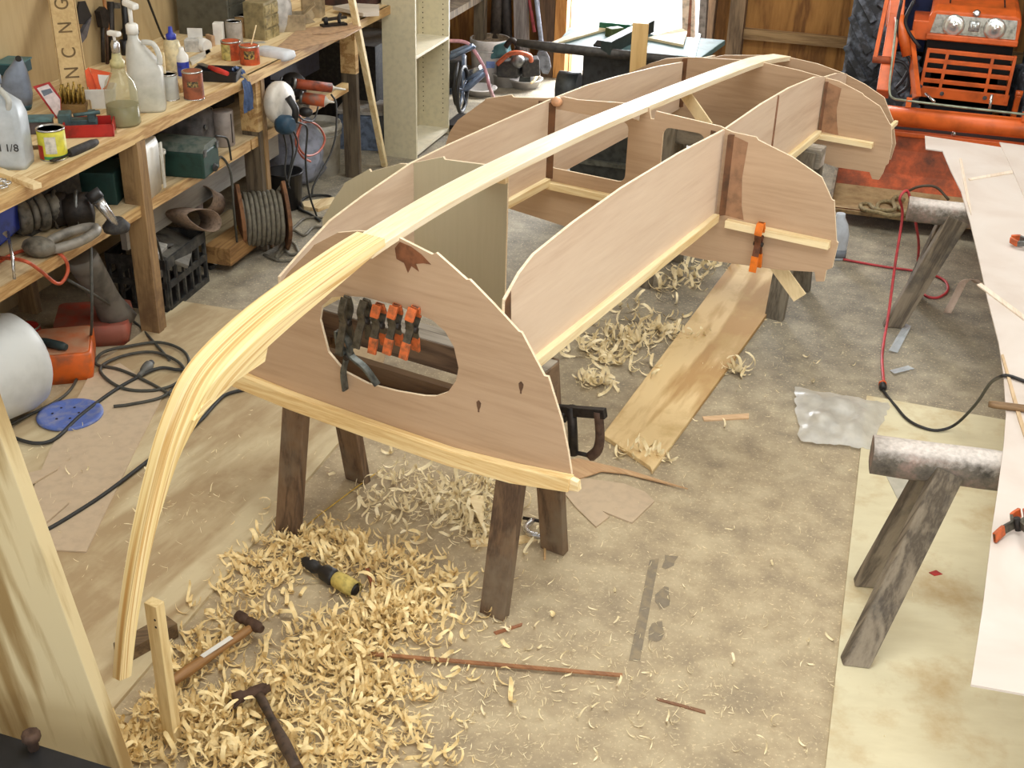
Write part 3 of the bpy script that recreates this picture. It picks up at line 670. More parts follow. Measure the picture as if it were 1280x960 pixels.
spring_clamp('spring_clamp', 'orange-gripped spring clamp on the cleat of the middle bulkhead', UPT(948, 305, 4.245), -BZ, FN, .20, paint((226, 116, 20), .5, 0, .1, 30), paint((110, 66, 42), .6, .3, .2, 40), None, .5)
# iron C clamp on the right end of the near sawhorse
t = thing('c_clamp', 'black iron G-clamp on the right end of the dark brown sawhorse', 'clamp', UPT(735, 540, 2.86))
u0 = 2.90
f = lambda a, b_, u=u0: UPT(a, b_, u)
MB().bar(f(696, 512), f(757, 517), .022, .030).build('frame_arm', iron, t, bevel=.002)
fr = [f(748, 514), f(750, 545), f(747, 562), f(738, 571)]
MB().tube(smooth_path(fr, 4), [.016]*13, 6).build('frame_back', rustm, t)
MB().tube([f(714, 508), f(716, 540), f(717, 568)], .015, 10).build('spindle', iron, t)
MB().tube(smooth_path([f(717, 566), f(726, 567), f(738, 570)], 4), .007, 8).build('tommy_bar', iron, t)
MB().lathe([(.020, 0), (.020, .014)], f(703, 512)-BZ*.02, BV, 10).build('swivel_pad', iron, t)
# ------------------------------------------------------------------ wood shavings
def shavings(name, label, blobs, mat, seed, hscale=1.0, size=1.0, bigf=.33):
    rnd = random.Random(seed); m = MB()
    for px, py, rx, ry, n, hh in blobs:
        c = Z(px, py, 0)
        for _ in range(n):
            a = rnd.gauss(0, 1)*.5; b_ = rnd.gauss(0, 1)*.5
            p = Vector((c.x+a*rx, c.y+b_*ry, 0)); z = hh*math.exp(-(a*a+b_*b_)*1.3)*rnd.random() + .003
            if p.x < xe: z += .012
            big = rnd.random() < bigf
            w = rnd.uniform(.0035, .0075)*size if big else rnd.uniform(.0008, .003)*size
            Ln = rnd.uniform(.045, .12)*size if big else rnd.uniform(.012, .05)*size; R = rnd.uniform(.009, .024)*size if big else rnd.uniform(.01, .04)*size
            th = rnd.uniform(0, 6.283); tilt = rnd.uniform(-.5, .5); ex = Vector((math.cos(th), math.sin(th), tilt*.5)).normalized()
            side = Vector((-math.sin(th), math.cos(th), rnd.uniform(-.8, .8))).normalized(); up = ex.cross(side)
            if up.z < 0: up = -up
            k = 8 if big else 5; tot = min(Ln/R, 3.6); R = Ln/tot; a0 = -tot/2 if rnd.random() < .7 else 0; twist = rnd.uniform(-.012, .012)
            pts = []
            for i in range(k):
                g = a0+tot*i/(k-1)
                pts.append(p + ex*R*math.sin(g) + up*(R*(1-math.cos(g))) + side*twist*(i-k/2)*.6)
            zm = min(q.z for q in pts)
            vs = []
            for i, q in enumerate(pts):
                ww = w*(1 if 0 < i < k-1 else .45); q = q + BZ*(z - zm)
                for e in (-1, 1):
                    r_ = q+side*e*ww; r_.z = max(r_.z, .002 if p.x > xe else .0135); vs.append(r_)
            m.add(vs, [(2*i, 2*i+1, 2*i+3, 2*i+2) for i in range(k-1)], True)
    return tag(m.build(name, mat, org=(0, 0, 0)), label, 'wood shavings', None, 'stuff')
def chip_mat(l, d):
    m, t, b = newmat('shavings'); co = objco(t)
    link(t, ramp(t, [(.3, d), (.5, tuple((a+c)//2 for a, c in zip(l, d))), (.68, l)], noise(t, co, 38, 3, .6)), b.inputs['Base Color']); b.inputs['Roughness'].default_value = .7; return m
shv = chip_mat((252, 232, 180), (234, 204, 142)); shv2 = chip_mat((250, 236, 200), (228, 208, 160))
shavings('wood_shavings', 'thick heap of curly pine shavings around the two hammers',
         [(490, 775, .15, .11, 520, .07), (430, 800, .13, .10, 180, .04), (420, 838, .18, .12, 420, .05), (470, 870, .12, .10, 160, .03), (330, 880, .15, .12, 330, .05), (270, 910, .15, .14, 380, .06), (200, 905, .10, .12, 240, .04), (160, 940, .09, .08, 140, .03), (430, 915, .16, .10, 220, .03), (300, 955, .2, .10, 330, .05), (400, 950, .14, .09, 160, .03), (250, 820, .09, .16, 170, .02), (500, 850, .3, .2, 110, .01), (370, 800, .2, .2, 110, .01), (480, 930, .2, .12, 120, .01)], shv, 1)
shavings('wood_shavings', 'drift of pine shavings beside the yellow-handled tool',
         [(395, 685, .20, .12, 380, .03), (480, 705, .24, .12, 300, .03), (330, 710, .14, .14, 170, .02), (300, 760, .13, .3, 170, .015), (520, 745, .16, .12, 160, .03), (440, 740, .3, .2, 90, .01), (560, 760, .25, .2, 60, .01)], shv, 2)
shavings('wood_shavings', 'pale shavings under the near end of the boat frame',
         [(530, 635, .26, .20, 260, .02), (600, 625, .15, .18, 210, .03), (610, 660, .15, .12, 120, .02), (510, 600, .2, .16, 80, .02)], shv2, 3)
shavings('wood_shavings', 'scattered curls of shavings on the concrete below the side panel',
         [(748, 438, .10, .12, 60, .02), (790, 425, .14, .14, 90, .02), (770, 450, .2, .2, 70, .02), (745, 480, .10, .12, 40, .02), (820, 410, .10, .14, 40, .02), (850, 420, .16, .06, 60, .02), (858, 352, .10, .12, 40, .02), (880, 330, .14, .18, 60, .02), (832, 366, .08, .1, 26, .02), (915, 466, .06, .05, 34, .02), (905, 322, .12, .1, 30, .02), (800, 570, .14, .08, 40, .02), (790, 400, .3, .4, 40, .01)], shv2, 4, 1, 1.35)
shavings('wood_shavings', 'thin scatter of fine shavings and chips over the open floor',
         [(880, 700, .9, .9, 200, .002), (700, 780, .6, .5, 170, .003), (950, 850, .5, .5, 120, .003), (560, 900, .35, .2, 220, .006), (700, 870, .4, .3, 110, .005), (640, 830, .4, .25, 150, .01), (960, 460, .5, .8, 160, .002), (230, 640, .3, .6, 160, .003), (100, 590, .3, .3, 60, .004), (880, 870, .3, .1, 50, .004)], shv2, 5, 1, .55, .06)
# plastic bag and strips of film
bagm = clear((222, 218, 208), .62, .3)
rnd = random.Random(11); m = MB(); N_ = 16
corn = [Z(993, 487, 0), Z(1112, 508, 0), Z(1088, 565, 0), Z(998, 555, 0)]
vs = []
for i in range(N_+1):
    for j in range(N_+1):
        a, b_ = i/N_, j/N_; p = corn[0].lerp(corn[1], a).lerp(corn[3].lerp(corn[2], a), b_)
        e = min(a, 1-a, b_, 1-b_)*4; rid = abs(math.sin(a*7+b_*4))*.02+abs(math.sin(b_*9-a*3))*.018
        p = p + Vector((rnd.uniform(-.008, .008), rnd.uniform(-.008, .008), .014+min(e, 1)*(rid+rnd.random()*.014))); vs.append(p)
m.add(vs, [(i*(N_+1)+j, i*(N_+1)+j+1, (i+1)*(N_+1)+j+1, (i+1)*(N_+1)+j) for i in range(N_) for j in range(N_)], True)
tag(m.build('plastic_bag', bagm), 'crumpled clear plastic bag on the floor by the yellow plywood sheet', 'bag')
film = clear((220, 228, 236), .45, .2)
for px, lab in (([(1131, 404), (1139, 408), (1122, 441), (1111, 438)], 'clear plastic film strip at the foot of the far weathered sawhorse'), ([(1112, 463), (1135, 457), (1143, 461), (1118, 467)], 'small clear plastic scrap on the concrete above the bag')):
    tag(MB().sheet([Z(a, b_, .003+.012*(i % 2)) for i, (a, b_) in enumerate(px)], .001).build('plastic_film', film), lab, 'plastic film')
tag(MB().sheet([Z(1107, 594, .0125), Z(1150, 600, .0125), Z(1138, 622, .0125), Z(1122, 624, .0125)], .002).build('plastic_film', clear((206, 200, 184), .8, .4)), 'dull plastic scrap on the yellow plywood sheet', 'plastic film')
tag(MB().sheet([Z(1161, 716, .0125), Z(1170, 713, .0125), Z(1178, 718, .0125), Z(1168, 720, .0125)], .002).build('red_scrap', red_m), 'tiny red scrap on the yellow plywood sheet', 'scrap')
# ------------------------------------------------------------------ workbench along the left wall
ZB, ZS = .925, .607
def mpp(p): return (Vector(p)-EYE).dot(FW)/F              # metres per pixel at p
bx = -2.887
bench = thing('workbench', 'long pine workbench with a lower shelf along the left wall', 'workbench', (-3.25, 4.6, 0))
MB().box(((X0+bx)/2, 3.72, ZB-.022), (bx-X0, 3.02, .044)).build('worktop', bench_y, bench, bevel=.003)
MB().box(((X0-2.872)/2, 6.34, ZB-.014), (-2.872-X0, 2.2, .048)).build('worktop', bench_y, bench, bevel=.003)
MB().box((bx-.006, 3.72, ZB-.024), (.016, 3.0, .050)).build('front_edge', bench_edge, bench)
MB().box((-2.878, 6.34, ZB-.015), (.016, 2.19, .050)).build('front_edge', bench_edge, bench)
MB().box(((X0+bx)/2-.01, 3.4, ZS-.012), (bx-X0-.02, 2.2, .024)).build('shelf', dusty_y, bench)
MB().box((bx-.03, 3.28, ZS-.024), (.04, 2.11, .048)).build('shelf_edge', bench_edge, bench)
MB().box(((X0+bx)/2-.01, 5.43, ZS-.012), (bx-X0-.02, 1.85, .024)).build('shelf', dusty_y, bench)
MB().box((bx-.03, 4.80, ZS-.024), (.04, .92, .048)).build('shelf_edge', bench_edge, bench)
MB().box((bx-.03, 5.86, ZS-.024), (.04, 1.17, .048)).build('shelf_edge', bench_edge, bench)
tag(MB().box((-3.12, 5.2, .43), (.03, 1.5, .24)).build('apron_board', wood((172, 168, 160), (140, 136, 128), (0, 1, 0), 8, .3, .8), bench), 'weathered grey apron board')
for x, y, col in ((-2.925, 4.30, post_m), (-2.935, 5.36, post_grey), (-2.945, 6.58, post_grey), (-3.56, 4.30, post_m), (-3.56, 5.36, post_m), (-3.56, 6.58, post_m)):
    MB().box((x, y, .44), (.092, .042, .88)).build('leg', col, bench, bevel=.002)
    if x > -3.1 and y > 5: tag(MB().box((x, y-.002, .755), (.094, .044, .25)).build('leg_splice', bench_edge, bench), 'newer yellow timber splice')
MB().box((-2.90, 4.335, .44), (.03, .03, .88)).build('leg', post_m, bench)
MB().box((-2.90, 5.40, .44), (.035, .035, .88)).build('leg', post_m, bench)

def lathed(name, label, cat, px, py, z, prof, mat, parts=(), group=None, n=20, axis=(0, 0, 1)):
    """prof in metres; parts: (name, profile, material, label)"""
    b_ = Z(px, py, z); t = thing(name, label, cat, b_, group)
    for nm, pr, ma, la in ((('body', prof, mat, None),) + tuple(parts)):
        h = MB().lathe(pr, b_, axis, n).build(nm, ma, t)
        if la: tag(h, la)
    return t, b_
def can(name, label, px, py, z, r, h, mat, lid=True, band=None, group=None, open_=False, cat='can'):
    b_ = Z(px, py, z); t = thing(name, label, cat, b_, group)
    if open_: MB().lathe([(r*.98, 0), (r, .004), (r, h), (r*.94, h), (r*.92, .02), (0, .02)], b_, n=24).build('body', mat, t)
    else: MB().lathe([(r*.98, 0), (r, .004), (r, h*.98), (r*1.0, h)], b_, n=24).build('body', mat, t)
    MB().lathe([(r*1.03, 0), (r*1.03, .005)], b_, n=24).build('bottom_rim', bright, t)
    if not open_:
        MB().lathe([(r*1.03, h-.006), (r*1.03, h), (r*.9, h+.001), (r*.85, h-.004), (0, h-.004)], b_, n=24).build('lid', bright, t)
    else: MB().lathe([(r*1.03, h-.005), (r*1.03, h+.001), (r*.93, h+.001), (r*.93, h-.005)], b_, n=24).build('rim', bright, t)
    for z0, z1, mm, la in (band or ()):
        tag(MB().lathe([(r*1.008, h*z0), (r*1.008, h*z1)], b_, n=24, cap=False).build('label_band', mm, t), la)
    return t, b_
def cbox(name, label, cat, px, py, z, size, rz, mat, bevel=.004, group=None):
    b_ = Z(px, py, z); t = thing(name, label, cat, b_, group)
    MB().box(b_+BZ*size[2]/2, size, rz).build('body', mat, t, bevel=bevel)
    return t, b_
milky = clear((214, 214, 206), .62, .35); milky2 = clear((222, 222, 216), .7, .4)
glassy = clear((196, 190, 150), .38, .1)
greyblue = paint((120, 130, 146), .5, 0, .12, 12)
# square translucent jug with the handwritten mark
b_ = Z(14, 206, ZB)
t = thing('jug', 'square translucent jug marked 1 1/8 at the near end of the bench', 'jug', b_)
def sq(w, d, r, z, o=(0, 0), rz=.35, n=5):
    out = []
    for cx, cy, a0 in ((w/2-r, d/2-r, 0), (-w/2+r, d/2-r, 90), (-w/2+r, -d/2+r, 180), (w/2-r, -d/2+r, 270)):
        for k in range(n):
            a = math.radians(a0+90*k/(n-1)); x, y = cx+r*math.cos(a)+o[0], cy+r*math.sin(a)+o[1]
            out.append(Vector((x*math.cos(rz)-y*math.sin(rz), x*math.sin(rz)+y*math.cos(rz), z)))
    return out
def loftbox(b_, secs, rz=.35):
    return MB().loft([[b_+p for p in sq(w, d, r, z, o, rz)] for w, d, r, z, o in secs])
loftbox(b_, [(.145, .125, .02, 0, (0, 0)), (.15, .13, .022, .02, (0, 0)), (.15, .13, .022, .19, (0, 0)), (.13, .115, .03, .235, (0, 0)), (.07, .07, .034, .275, (-.01, 0)), (.042, .042, .02, .29, (-.012, 0)), (.042, .042, .02, .31, (-.012, 0))]).build('body', clear((196, 204, 210), .8, .4), t)
MB().tube(smooth_path([b_+Vector((.05, -.03, .215)), b_+Vector((.066, -.036, .262)), b_+Vector((.02, -.015, .292))], 5), .011, 8).build('handle', milky, t)
MB().lathe([(.026, 0), (.026, .03), (.022, .034)], b_+Vector((-.012, 0, .308)), n=14).build('cap', greyblue, t)
R = Matrix.Rotation(.35, 3, 'Z')
for ch, dx in (('1', -.024), ('1', .002), ('/', .016), ('8', .033)): lettering(ch, .040, b_+R@Vector((.018+dx, -.0665, .085)), R@Vector((1, 0, 0)), BZ, black, t, 'handwritten_digit')
# yellow label tin, open
t, b_ = can('tin', 'open tin with a yellow paper label and a green base stripe on the bench', 68, 197, ZB, .052, .118, paint((206, 196, 58), .5, 0, .1, 20), open_=True, band=[(.06, .16, paint((58, 136, 84), .5), 'green stripe')])
MB().lathe([(.047, .1), (0, .1)], b_, n=20, cap=False).build('contents', blackr, t)
d = (EYE-b_); d.z = 0; d.normalize(); sd = BZ.cross(d)
def patch(t, b_, r, a0, a1, z0, z1, mat, name, label=None, n=8):
    m = MB(); vs = []
    base_a = math.atan2(EYE.y-b_.y, EYE.x-b_.x)
    for i in range(n+1):
        a = base_a + a0+(a1-a0)*i/n
        for z in (z0, z1): vs.append(b_+Vector((math.cos(a)*r, math.sin(a)*r, z)))
    m.add(vs, [(2*i, 2*i+2, 2*i+3, 2*i+1) for i in range(n)], True)
    h = m.build(name, mat, t)
    return tag(h, label) if label else h
patch(t, b_, .0528, -.55, .25, .03, .095, paint((206, 200, 186), .6, 0, .1, 60), 'label_panel', 'pale panel of small print')
patch(t, b_, .0528, -1.5, -.75, .006, .06, paint((186, 54, 36), .5), 'label_panel', 'red label corner')
# stick and bolts at the near corner
tag(MB().bar(Z(-8, 212, ZB+.01), Z(47, 233, ZB+.01), .035, .02).build('pine_stick', bench_y, bevel=.002), 'short pine stick lying over the near end of the bench', 'offcut')
t = thing('hose_clamps', 'small heap of shiny metal clips at the near corner of the bench', 'hardware', Z(4, 228, ZB))
for i, (a, c_) in enumerate(((2, 226), (9, 229), (4, 234))):
    p = Z(a, c_, ZB+.012); MB().tube([p+Vector((math.cos(k*.785+i)*.014, math.sin(k*.785+i)*.014, (k % 2)*.003)) for k in range(8)], .004, 6, True).build('clip', bright, t)
# file and chips
a, c_ = Z(86, 192, ZB+.014), Z(121, 177, ZB+.014)
t = thing('file', 'dark handled file lying by the yellow tin', 'file', (a+c_)/2-BZ*.014)
MB().tube([a, a.lerp(c_, .2), a.lerp(c_, .8), c_], [.016, .019, .018, .012], 8).build('handle', blackr, t)
MB().bar(a, a-(c_-a).normalized()*.1, .02, .006).build('blade', iron, t)
# red tray with a green vice-like tool lying in it
b_ = Z(113, 166, ZB); rz = .52
R = Matrix.Rotation(rz, 3, 'Z'); t = thing('tray', 'shallow red metal tray on the bench in front of the brushes', 'tray', b_)
for c0, s_ in (((0, 0, .004), (.19, .13, .006)), ((0, -.065, .026), (.19, .006, .05)), ((0, .065, .026), (.19, .006, .05)), ((-.095, 0, .026), (.006, .136, .05)), ((.095, 0, .026), (.006, .136, .05))):
    MB().box(b_+R@Vector(c0), s_, rz).build('tray_side' if s_[2] > .01 else 'tray_base', red_m, t)
gr = paint((72, 96, 98), .55, .1, .15, 30)
b2_ = b_+Vector((-.05, .0, .012)); t = thing('drill_vice', 'small grey-green cast vice resting in the red tray', 'vice', b2_)
MB().box(b2_+BZ*.04+R@Vector((-.05, 0, 0)), (.05, .07, .06), rz).build('fixed_jaw', gr, t, bevel=.006)
MB().box(b2_+BZ*.028+R@Vector((.02, 0, 0)), (.11, .05, .028), rz).build('bed', gr, t, bevel=.004)
MB().box(b2_+BZ*.05+R@Vector((.055, 0, 0)), (.03, .065, .04), rz).build('sliding_jaw', gr, t, bevel=.004)
MB().tube([b2_+R@Vector((-.01, -.05, .07)), b2_+R@Vector((.09, -.02, .07))], .008, 8).build('lever', gr, t)
# block of brass drill bits
b_ = Z(93, 140, ZB)
t = thing('drill_bit_stand', 'stand of golden drill bits behind the red tray', 'drill bits', b_)
MB().box(b_+BZ*.02, (.11, .06, .04), .4).build('block', wood((150, 120, 70), (110, 84, 50), (1, 0, 0)), t)
R = Matrix.Rotation(.4, 3, 'Z'); brass = paint((168, 138, 66), .4, .6, .25, 80)
for i in range(6):
    for j in range(3):
        p = b_+R@Vector((-.045+.018*i, -.02+.02*j, .04)); MB().tube([p, p+BZ*(.05+.012*((i*7+j*5) % 4))], .0045, 6).build('bit', brass, t)
# clear packet with red card leaning on the wall
b_ = Z(66, 148, ZB); ex = (Z(78, 148, ZB)-Z(52, 140, ZB)).normalized()
up = Vector((-.35, .35, .9)).normalized()
def quad_on(pxs, depthp, nrm, th):
    """flat shape through pixels, on the plane through depthp with normal nrm"""
    nrm = Vector(nrm).normalized(); out = []
    for a, c_ in pxs:
        r = ray(a, c_); out.append(EYE + r*((Vector(depthp)-EYE).dot(nrm)/r.dot(nrm)))
    return out
nn = (EYE-b_); nn.z *= .5; nn.normalize()
t = thing('blister_pack', 'red and white clear-fronted packet leaning behind the drill bits', 'packet', b_)
MB().sheet(quad_on([(41, 108), (62, 102), (76, 122), (77, 152), (70, 148)], b_, nn, .01), .006, nn).build('card', red_m, t)
MB().sheet([p+nn*.007 for p in quad_on([(46, 110), (60, 105), (75, 124), (76, 150), (70, 144)], b_, nn, .01)], .004, nn).build('bubble', paint((222, 206, 206), .3, 0, .08, 30), t)
MB().sheet([p+nn*.0115 for p in quad_on([(51, 113), (63, 110), (66, 115), (55, 120)], b_, nn, .01)], .001, nn).build('insert', greyblue, t)
# blue-grey jug with dark base
b_ = Z(24, 136, ZB)
t = thing('jug', 'grey-blue plastic jug with a dark green base at the back of the bench', 'jug', b_)
loftbox(b_, [(.11, .09, .03, .02, (0, 0)), (.125, .1, .03, .06, (0, 0)), (.12, .1, .03, .11, (0, 0)), (.09, .08, .03, .16, (.012, 0)), (.05, .05, .024, .195, (.025, 0)), (.03, .03, .014, .215, (.03, 0))], .5).build('body', greyblue, t)
loftbox(b_, [(.10, .085, .03, 0, (0, 0)), (.112, .092, .03, .022, (0, 0))], .5).build('base', paint((30, 66, 74), .5), t)
MB().lathe([(.012, 0), (.012, .018)], b_+Vector((.03, .012, .208)), (.3, -.6, .6), 12).build('nozzle', black, t)
# teal holder on the wall, teal case
b_ = XP(5, 82, X0+.02)
t = thing('wall_holder', 'dark teal metal bracket fixed to the wall at the left edge', 'bracket', b_)
MB().box(b_+Vector((.05, 0, 0)), (.1, .13, .05), .2).build('box', paint((24, 66, 76), .5, .1), t, bevel=.004)
MB().box(b_+Vector((.05, 0, .026)), (.108, .138, .006), .2).build('rim', paint((62, 112, 118), .4, .1), t)
MB().box(b_+Vector((.02, .0, -.10)), (.04, .05, .16), .2).build('stem', iron, t)
t, b_ = cbox('small_case', 'teal and pink small case behind the yellow tin', 'case', 48, 165, ZB, (.12, .07, .05), .5, paint((84, 74, 76), .6, 0, .2, 30))
MB().box(b_+BZ*.056, (.13, .08, .012), .5).build('lid', paint((88, 126, 134), .5, 0, .15, 20), t, bevel=.003)
# carved sign board leaning on the wall
b_ = Z(98, 140, ZB); topp = XP(71, -40, X0+.03)
sg = wood((204, 176, 128), (176, 146, 98), (0, 0, 1), 6, .25, .7)
t = thing('sign_board', 'long pale board with carved capital letters leaning on the wall', 'sign', b_)
ax = (topp-b_).normalized(); nrm = (EYE-b_); nrm = (nrm-ax*nrm.dot(ax)).normalized(); wd_ = ax.cross(nrm)
MB().bar(b_, b_+ax*1.05, .115, .022, up=nrm).build('board', sg, t, bevel=.004)
for e in (-1, 1): MB().bar(b_+wd_*e*.052+nrm*.0115, b_+wd_*e*.052+ax*1.05+nrm*.0115, .003, .001, up=nrm).build('carved_border', paint((130, 102, 66), .8), t)
dkl = paint((110, 88, 56), .8)
for px, py, ch in ((95, 113, 'E'), (92, 93, 'N'), (84, 68, 'C'), (74, 37, 'N'), (69, 8, 'G')):
    r_ = ray(px, py); p = EYE + r_*((b_-EYE).dot(nrm)/r_.dot(nrm)); p = b_+ax*(p-b_).dot(ax)+nrm*.0115
    lettering(ch, .085, p, ax, -wd_, dkl, t, 'carved_letter')
# white tub holding orange squares
b_ = Z(124, 132, ZB)
t = thing('tub', 'white plastic tub behind the glass pump bottle', 'tub', b_)
def tub(t, b_, w, d, h, rz, mat, wall=.004, flare=1.15):
    o = [[b_+p for p in sq(w*f, d*f, .014, z, (0, 0), rz)] for f, z in ((1, 0), (flare, h), (flare-.04, h), (.96, .006))]
    MB().loft(o, False, cap=True).build('body', mat, t)
    MB().loft([[b_+p for p in sq(w*f, d*f, .014, z, (0, 0), rz)] for f, z in ((flare+.03, h-.012), (flare+.04, h-.001), (flare, h+.001), (flare, h-.012))], False, closed=True).build('rim', mat, t)
tub(t, b_, .13, .10, .085, .45, white_p)
org_p = paint((238, 92, 30), .45, 0, .06, 20); base_p = b_+BZ*.08
for i, (pxs, off) in enumerate((([(106, 88), (111, 84), (121, 108), (118, 132), (112, 130)], .0), ([(112, 85), (140, 91), (134, 108), (126, 130), (121, 110)], .02))):
    t = thing('speed_square', ('orange plastic square standing in the white tub, left one', 'orange plastic square with white print in the white tub, right one')[i], 'square', base_p+nn*off)
    MB().sheet(quad_on(pxs, b_+nn*off, nn, .01), .006, nn).build('plate', org_p, t)
    if i:
        q = quad_on([(122, 93), (137, 94), (133, 106), (127, 112), (124, 104)], b_+nn*off, nn, .01); MB().sheet([p+nn*.0065 for p in q], .001, nn).build('print', white_p, t)
# glass pump bottle, half full
b_ = Z(156, 155, ZB)
t = thing('pump_bottle', 'round glass jug half full of brown oil with a white pump', 'bottle', b_)
MB().lathe([(.062, 0), (.068, .008), (.068, .015), (.067, .145), (.058, .18), (.032, .215), (.026, .24)], b_, n=28).build('body', glassy, t)
MB().lathe([(.0635, .004), (.0655, .012), (.0655, .085)], b_, n=28).build('liquid', paint((104, 98, 62), .3, 0, .1, 10), t)
MB().lathe([(.03, .238), (.03, .262), (.022, .27), (.017, .295)], b_, n=16).build('collar', paint((190, 180, 130), .4), t)
MB().lathe([(.012, .29), (.017, .30), (.018, .33), (.012, .345)], b_, n=14).build('pump_barrel', bright, t)
MB().lathe([(.006, .34), (.006, .37)], b_, n=8).build('pump_rod', white_p, t)
MB().bar(b_+Vector((-.028, .006, .372)), b_+Vector((.030, -.004, .372)), .026, .020).build('pump_head', white_p, t, bevel=.006)
# white gallon jug with pump
b_ = Z(187, 136, ZB)
t = thing('pump_jug', 'cloudy white gallon jug with a tall white hand pump', 'bottle', b_)
loftbox(b_, [(.135, .13, .03, 0, (0, 0)), (.145, .14, .034, .012, (0, 0)), (.145, .14, .034, .17, (0, 0)), (.13, .125, .05, .215, (-.01, 0)), (.075, .075, .037, .275, (-.03, 0)), (.045, .045, .022, .30, (-.035, 0)), (.042, .042, .02, .325, (-.035, 0))], .5).build('body', milky2, t)
loftbox(b_, [(.136, .132, .03, .004, (0, 0)), (.141, .136, .034, .014, (0, 0)), (.141, .136, .034, .075, (0, 0))], .5).build('liquid', paint((206, 198, 146), .4, 0, .05, 8), t)
R = Matrix.Rotation(.5, 3, 'Z'); nk = b_+R@Vector((-.035, 0, 0))
MB().tube(smooth_path([b_+R@Vector((.0, -.02, .29)), b_+R@Vector((.045, -.03, .285)), b_+R@Vector((.066, -.04, .24)), b_+R@Vector((.066, -.04, .20))], 5), .012, 8).build('handle', milky2, t)
MB().lathe([(.026, .322), (.026, .358), (.018, .365)], nk, n=16).build('cap', white_p, t)
MB().lathe([(.009, .36), (.009, .435)], nk, n=10).build('pump_stem', white_p, t)
MB().bar(nk+Vector((-.03, .012, .447)), nk+Vector((.044, -.016, .437)), .032, .026).build('pump_head', white_p, t, bevel=.008)
# cup, glue bottles, brown can
t, b_ = can('cup', 'translucent white plastic cup right of the gallon jug', 213, 124, ZB, .040, .115, milky, open_=True, cat='cup')
MB().bar(b_+Vector((-.02, .0, .02)), b_+Vector((-.03, .02, .20)), .018, .004).build('stir_stick', pine_v, t)
b_ = Z(219, 98, ZB)
t = thing('glue_bottle', 'cream glue bottle with a blue cap standing at the back of the bench', 'bottle', b_)
MB().lathe([(.036, 0), (.04, .006), (.04, .15), (.034, .175), (.02, .185)], b_, n=20).build('body', paint((224, 210, 170), .4), t)
MB().lathe([(.024, .183), (.024, .205), (.012, .212), (.009, .24)], b_, n=14).build('cap', paint((44, 60, 170), .4), t)
b_ = Z(230, 99, ZB)
t = thing('bottle', 'small white bottle with a blue label beside the glue bottle', 'bottle', b_)
MB().lathe([(.026, 0), (.03, .005), (.03, .11), (.014, .13), (.012, .15)], b_, n=16).build('body', white_p, t)
MB().lathe([(.0305, .02), (.0305, .085)], b_, n=16, cap=False).build('label_band', paint((50, 66, 168), .4, 0, .2, 40), t)
ocan = paint((190, 84, 44), .5, 0, .3, 35, (120, 52, 34)); cream = paint((206, 192, 120), .5, 0, .2, 40)
t, b_ = can('varnish_tin', 'rusty brown-orange tin with a dark label, alone near the bench edge', 243, 123, ZB, .045, .125, paint((150, 84, 56), .6, 0, .3, 30, (100, 60, 44)))
patch(t, b_, .0455, -.6, .5, .06, .085, paint((52, 44, 40), .6, 0, .3, 80, (190, 160, 90)), 'label_panel', 'dark label panel')
t, b_ = can('varnish_tin', 'orange tin with a cream side label behind the white paper bag, left of two', 290, 76, ZB, .048, .10, ocan, group=None)
patch(t, b_, .0485, -1.5, -.1, .012, .088, cream, 'label_panel', 'cream label panel')
t, b_ = can('varnish_tin', 'orange tin with a stick in it beside the white paper bag, right of two', 313, 82, ZB, .048, .10, ocan)
patch(t, b_, .0485, -.6, .5, .04, .08, paint((60, 48, 40), .6, 0, .3, 80, (196, 160, 80)), 'label_panel', 'dark label panel')
MB().bar(b_+Vector((.0, .02, .09)), b_+Vector((.03, .03, .19)), .02, .004).build('stir_stick', pine_v, t)
# wedge, black tray with a red-handled tool, blue cloth
b_ = Z(272, 99, ZB)
t = thing('tool_tray', 'low black plastic tray on the bench beside the blue rag', 'tray', b_)
tub(t, b_, .20, .11, .05, .25, black, flare=1.05)
a, c_ = Z(262, 84, ZB+.062), Z(284, 92, ZB+.062)
t = thing('scraper', 'red-handled scraper lying across the black tray', 'tool', (a+c_)/2)
MB().tube([a, a.lerp(c_, .5), c_], [.011, .014, .011], 8).build('handle', paint((206, 60, 52), .4), t)
MB().bar(a, a+(a-c_).normalized()*.09, .03, .003).build('blade', steel, t)
m = MB(); N_ = 8; rnd = random.Random(5)
tp_ = [Z(290, 86, ZB+.06), Z(300, 92, ZB+.012), XP(306, 106, bx+.012), XP(309, 122, bx+.016), XP(310, 139, bx+.014)]
tp_ = smooth_path(tp_, 3); vs = []
for i, p in enumerate(tp_):
    for j in range(N_+1):
        s_ = (j/N_-.5)*(.055+.004*i); vs.append(p+Vector((abs(math.sin(j*1.9+i*.3))*.012, s_*.95, rnd.uniform(0, .004)+(.01*math.sin(j*2) if i < 4 else 0))))
m.add(vs, [(i*(N_+1)+j, i*(N_+1)+j+1, (i+1)*(N_+1)+j+1, (i+1)*(N_+1)+j) for i in range(len(tp_)-1) for j in range(N_)], True)
tag(m.build('rag', paint((66, 86, 124), .85, 0, .2, 30)), 'blue rag hanging over the front edge of the bench', 'rag')
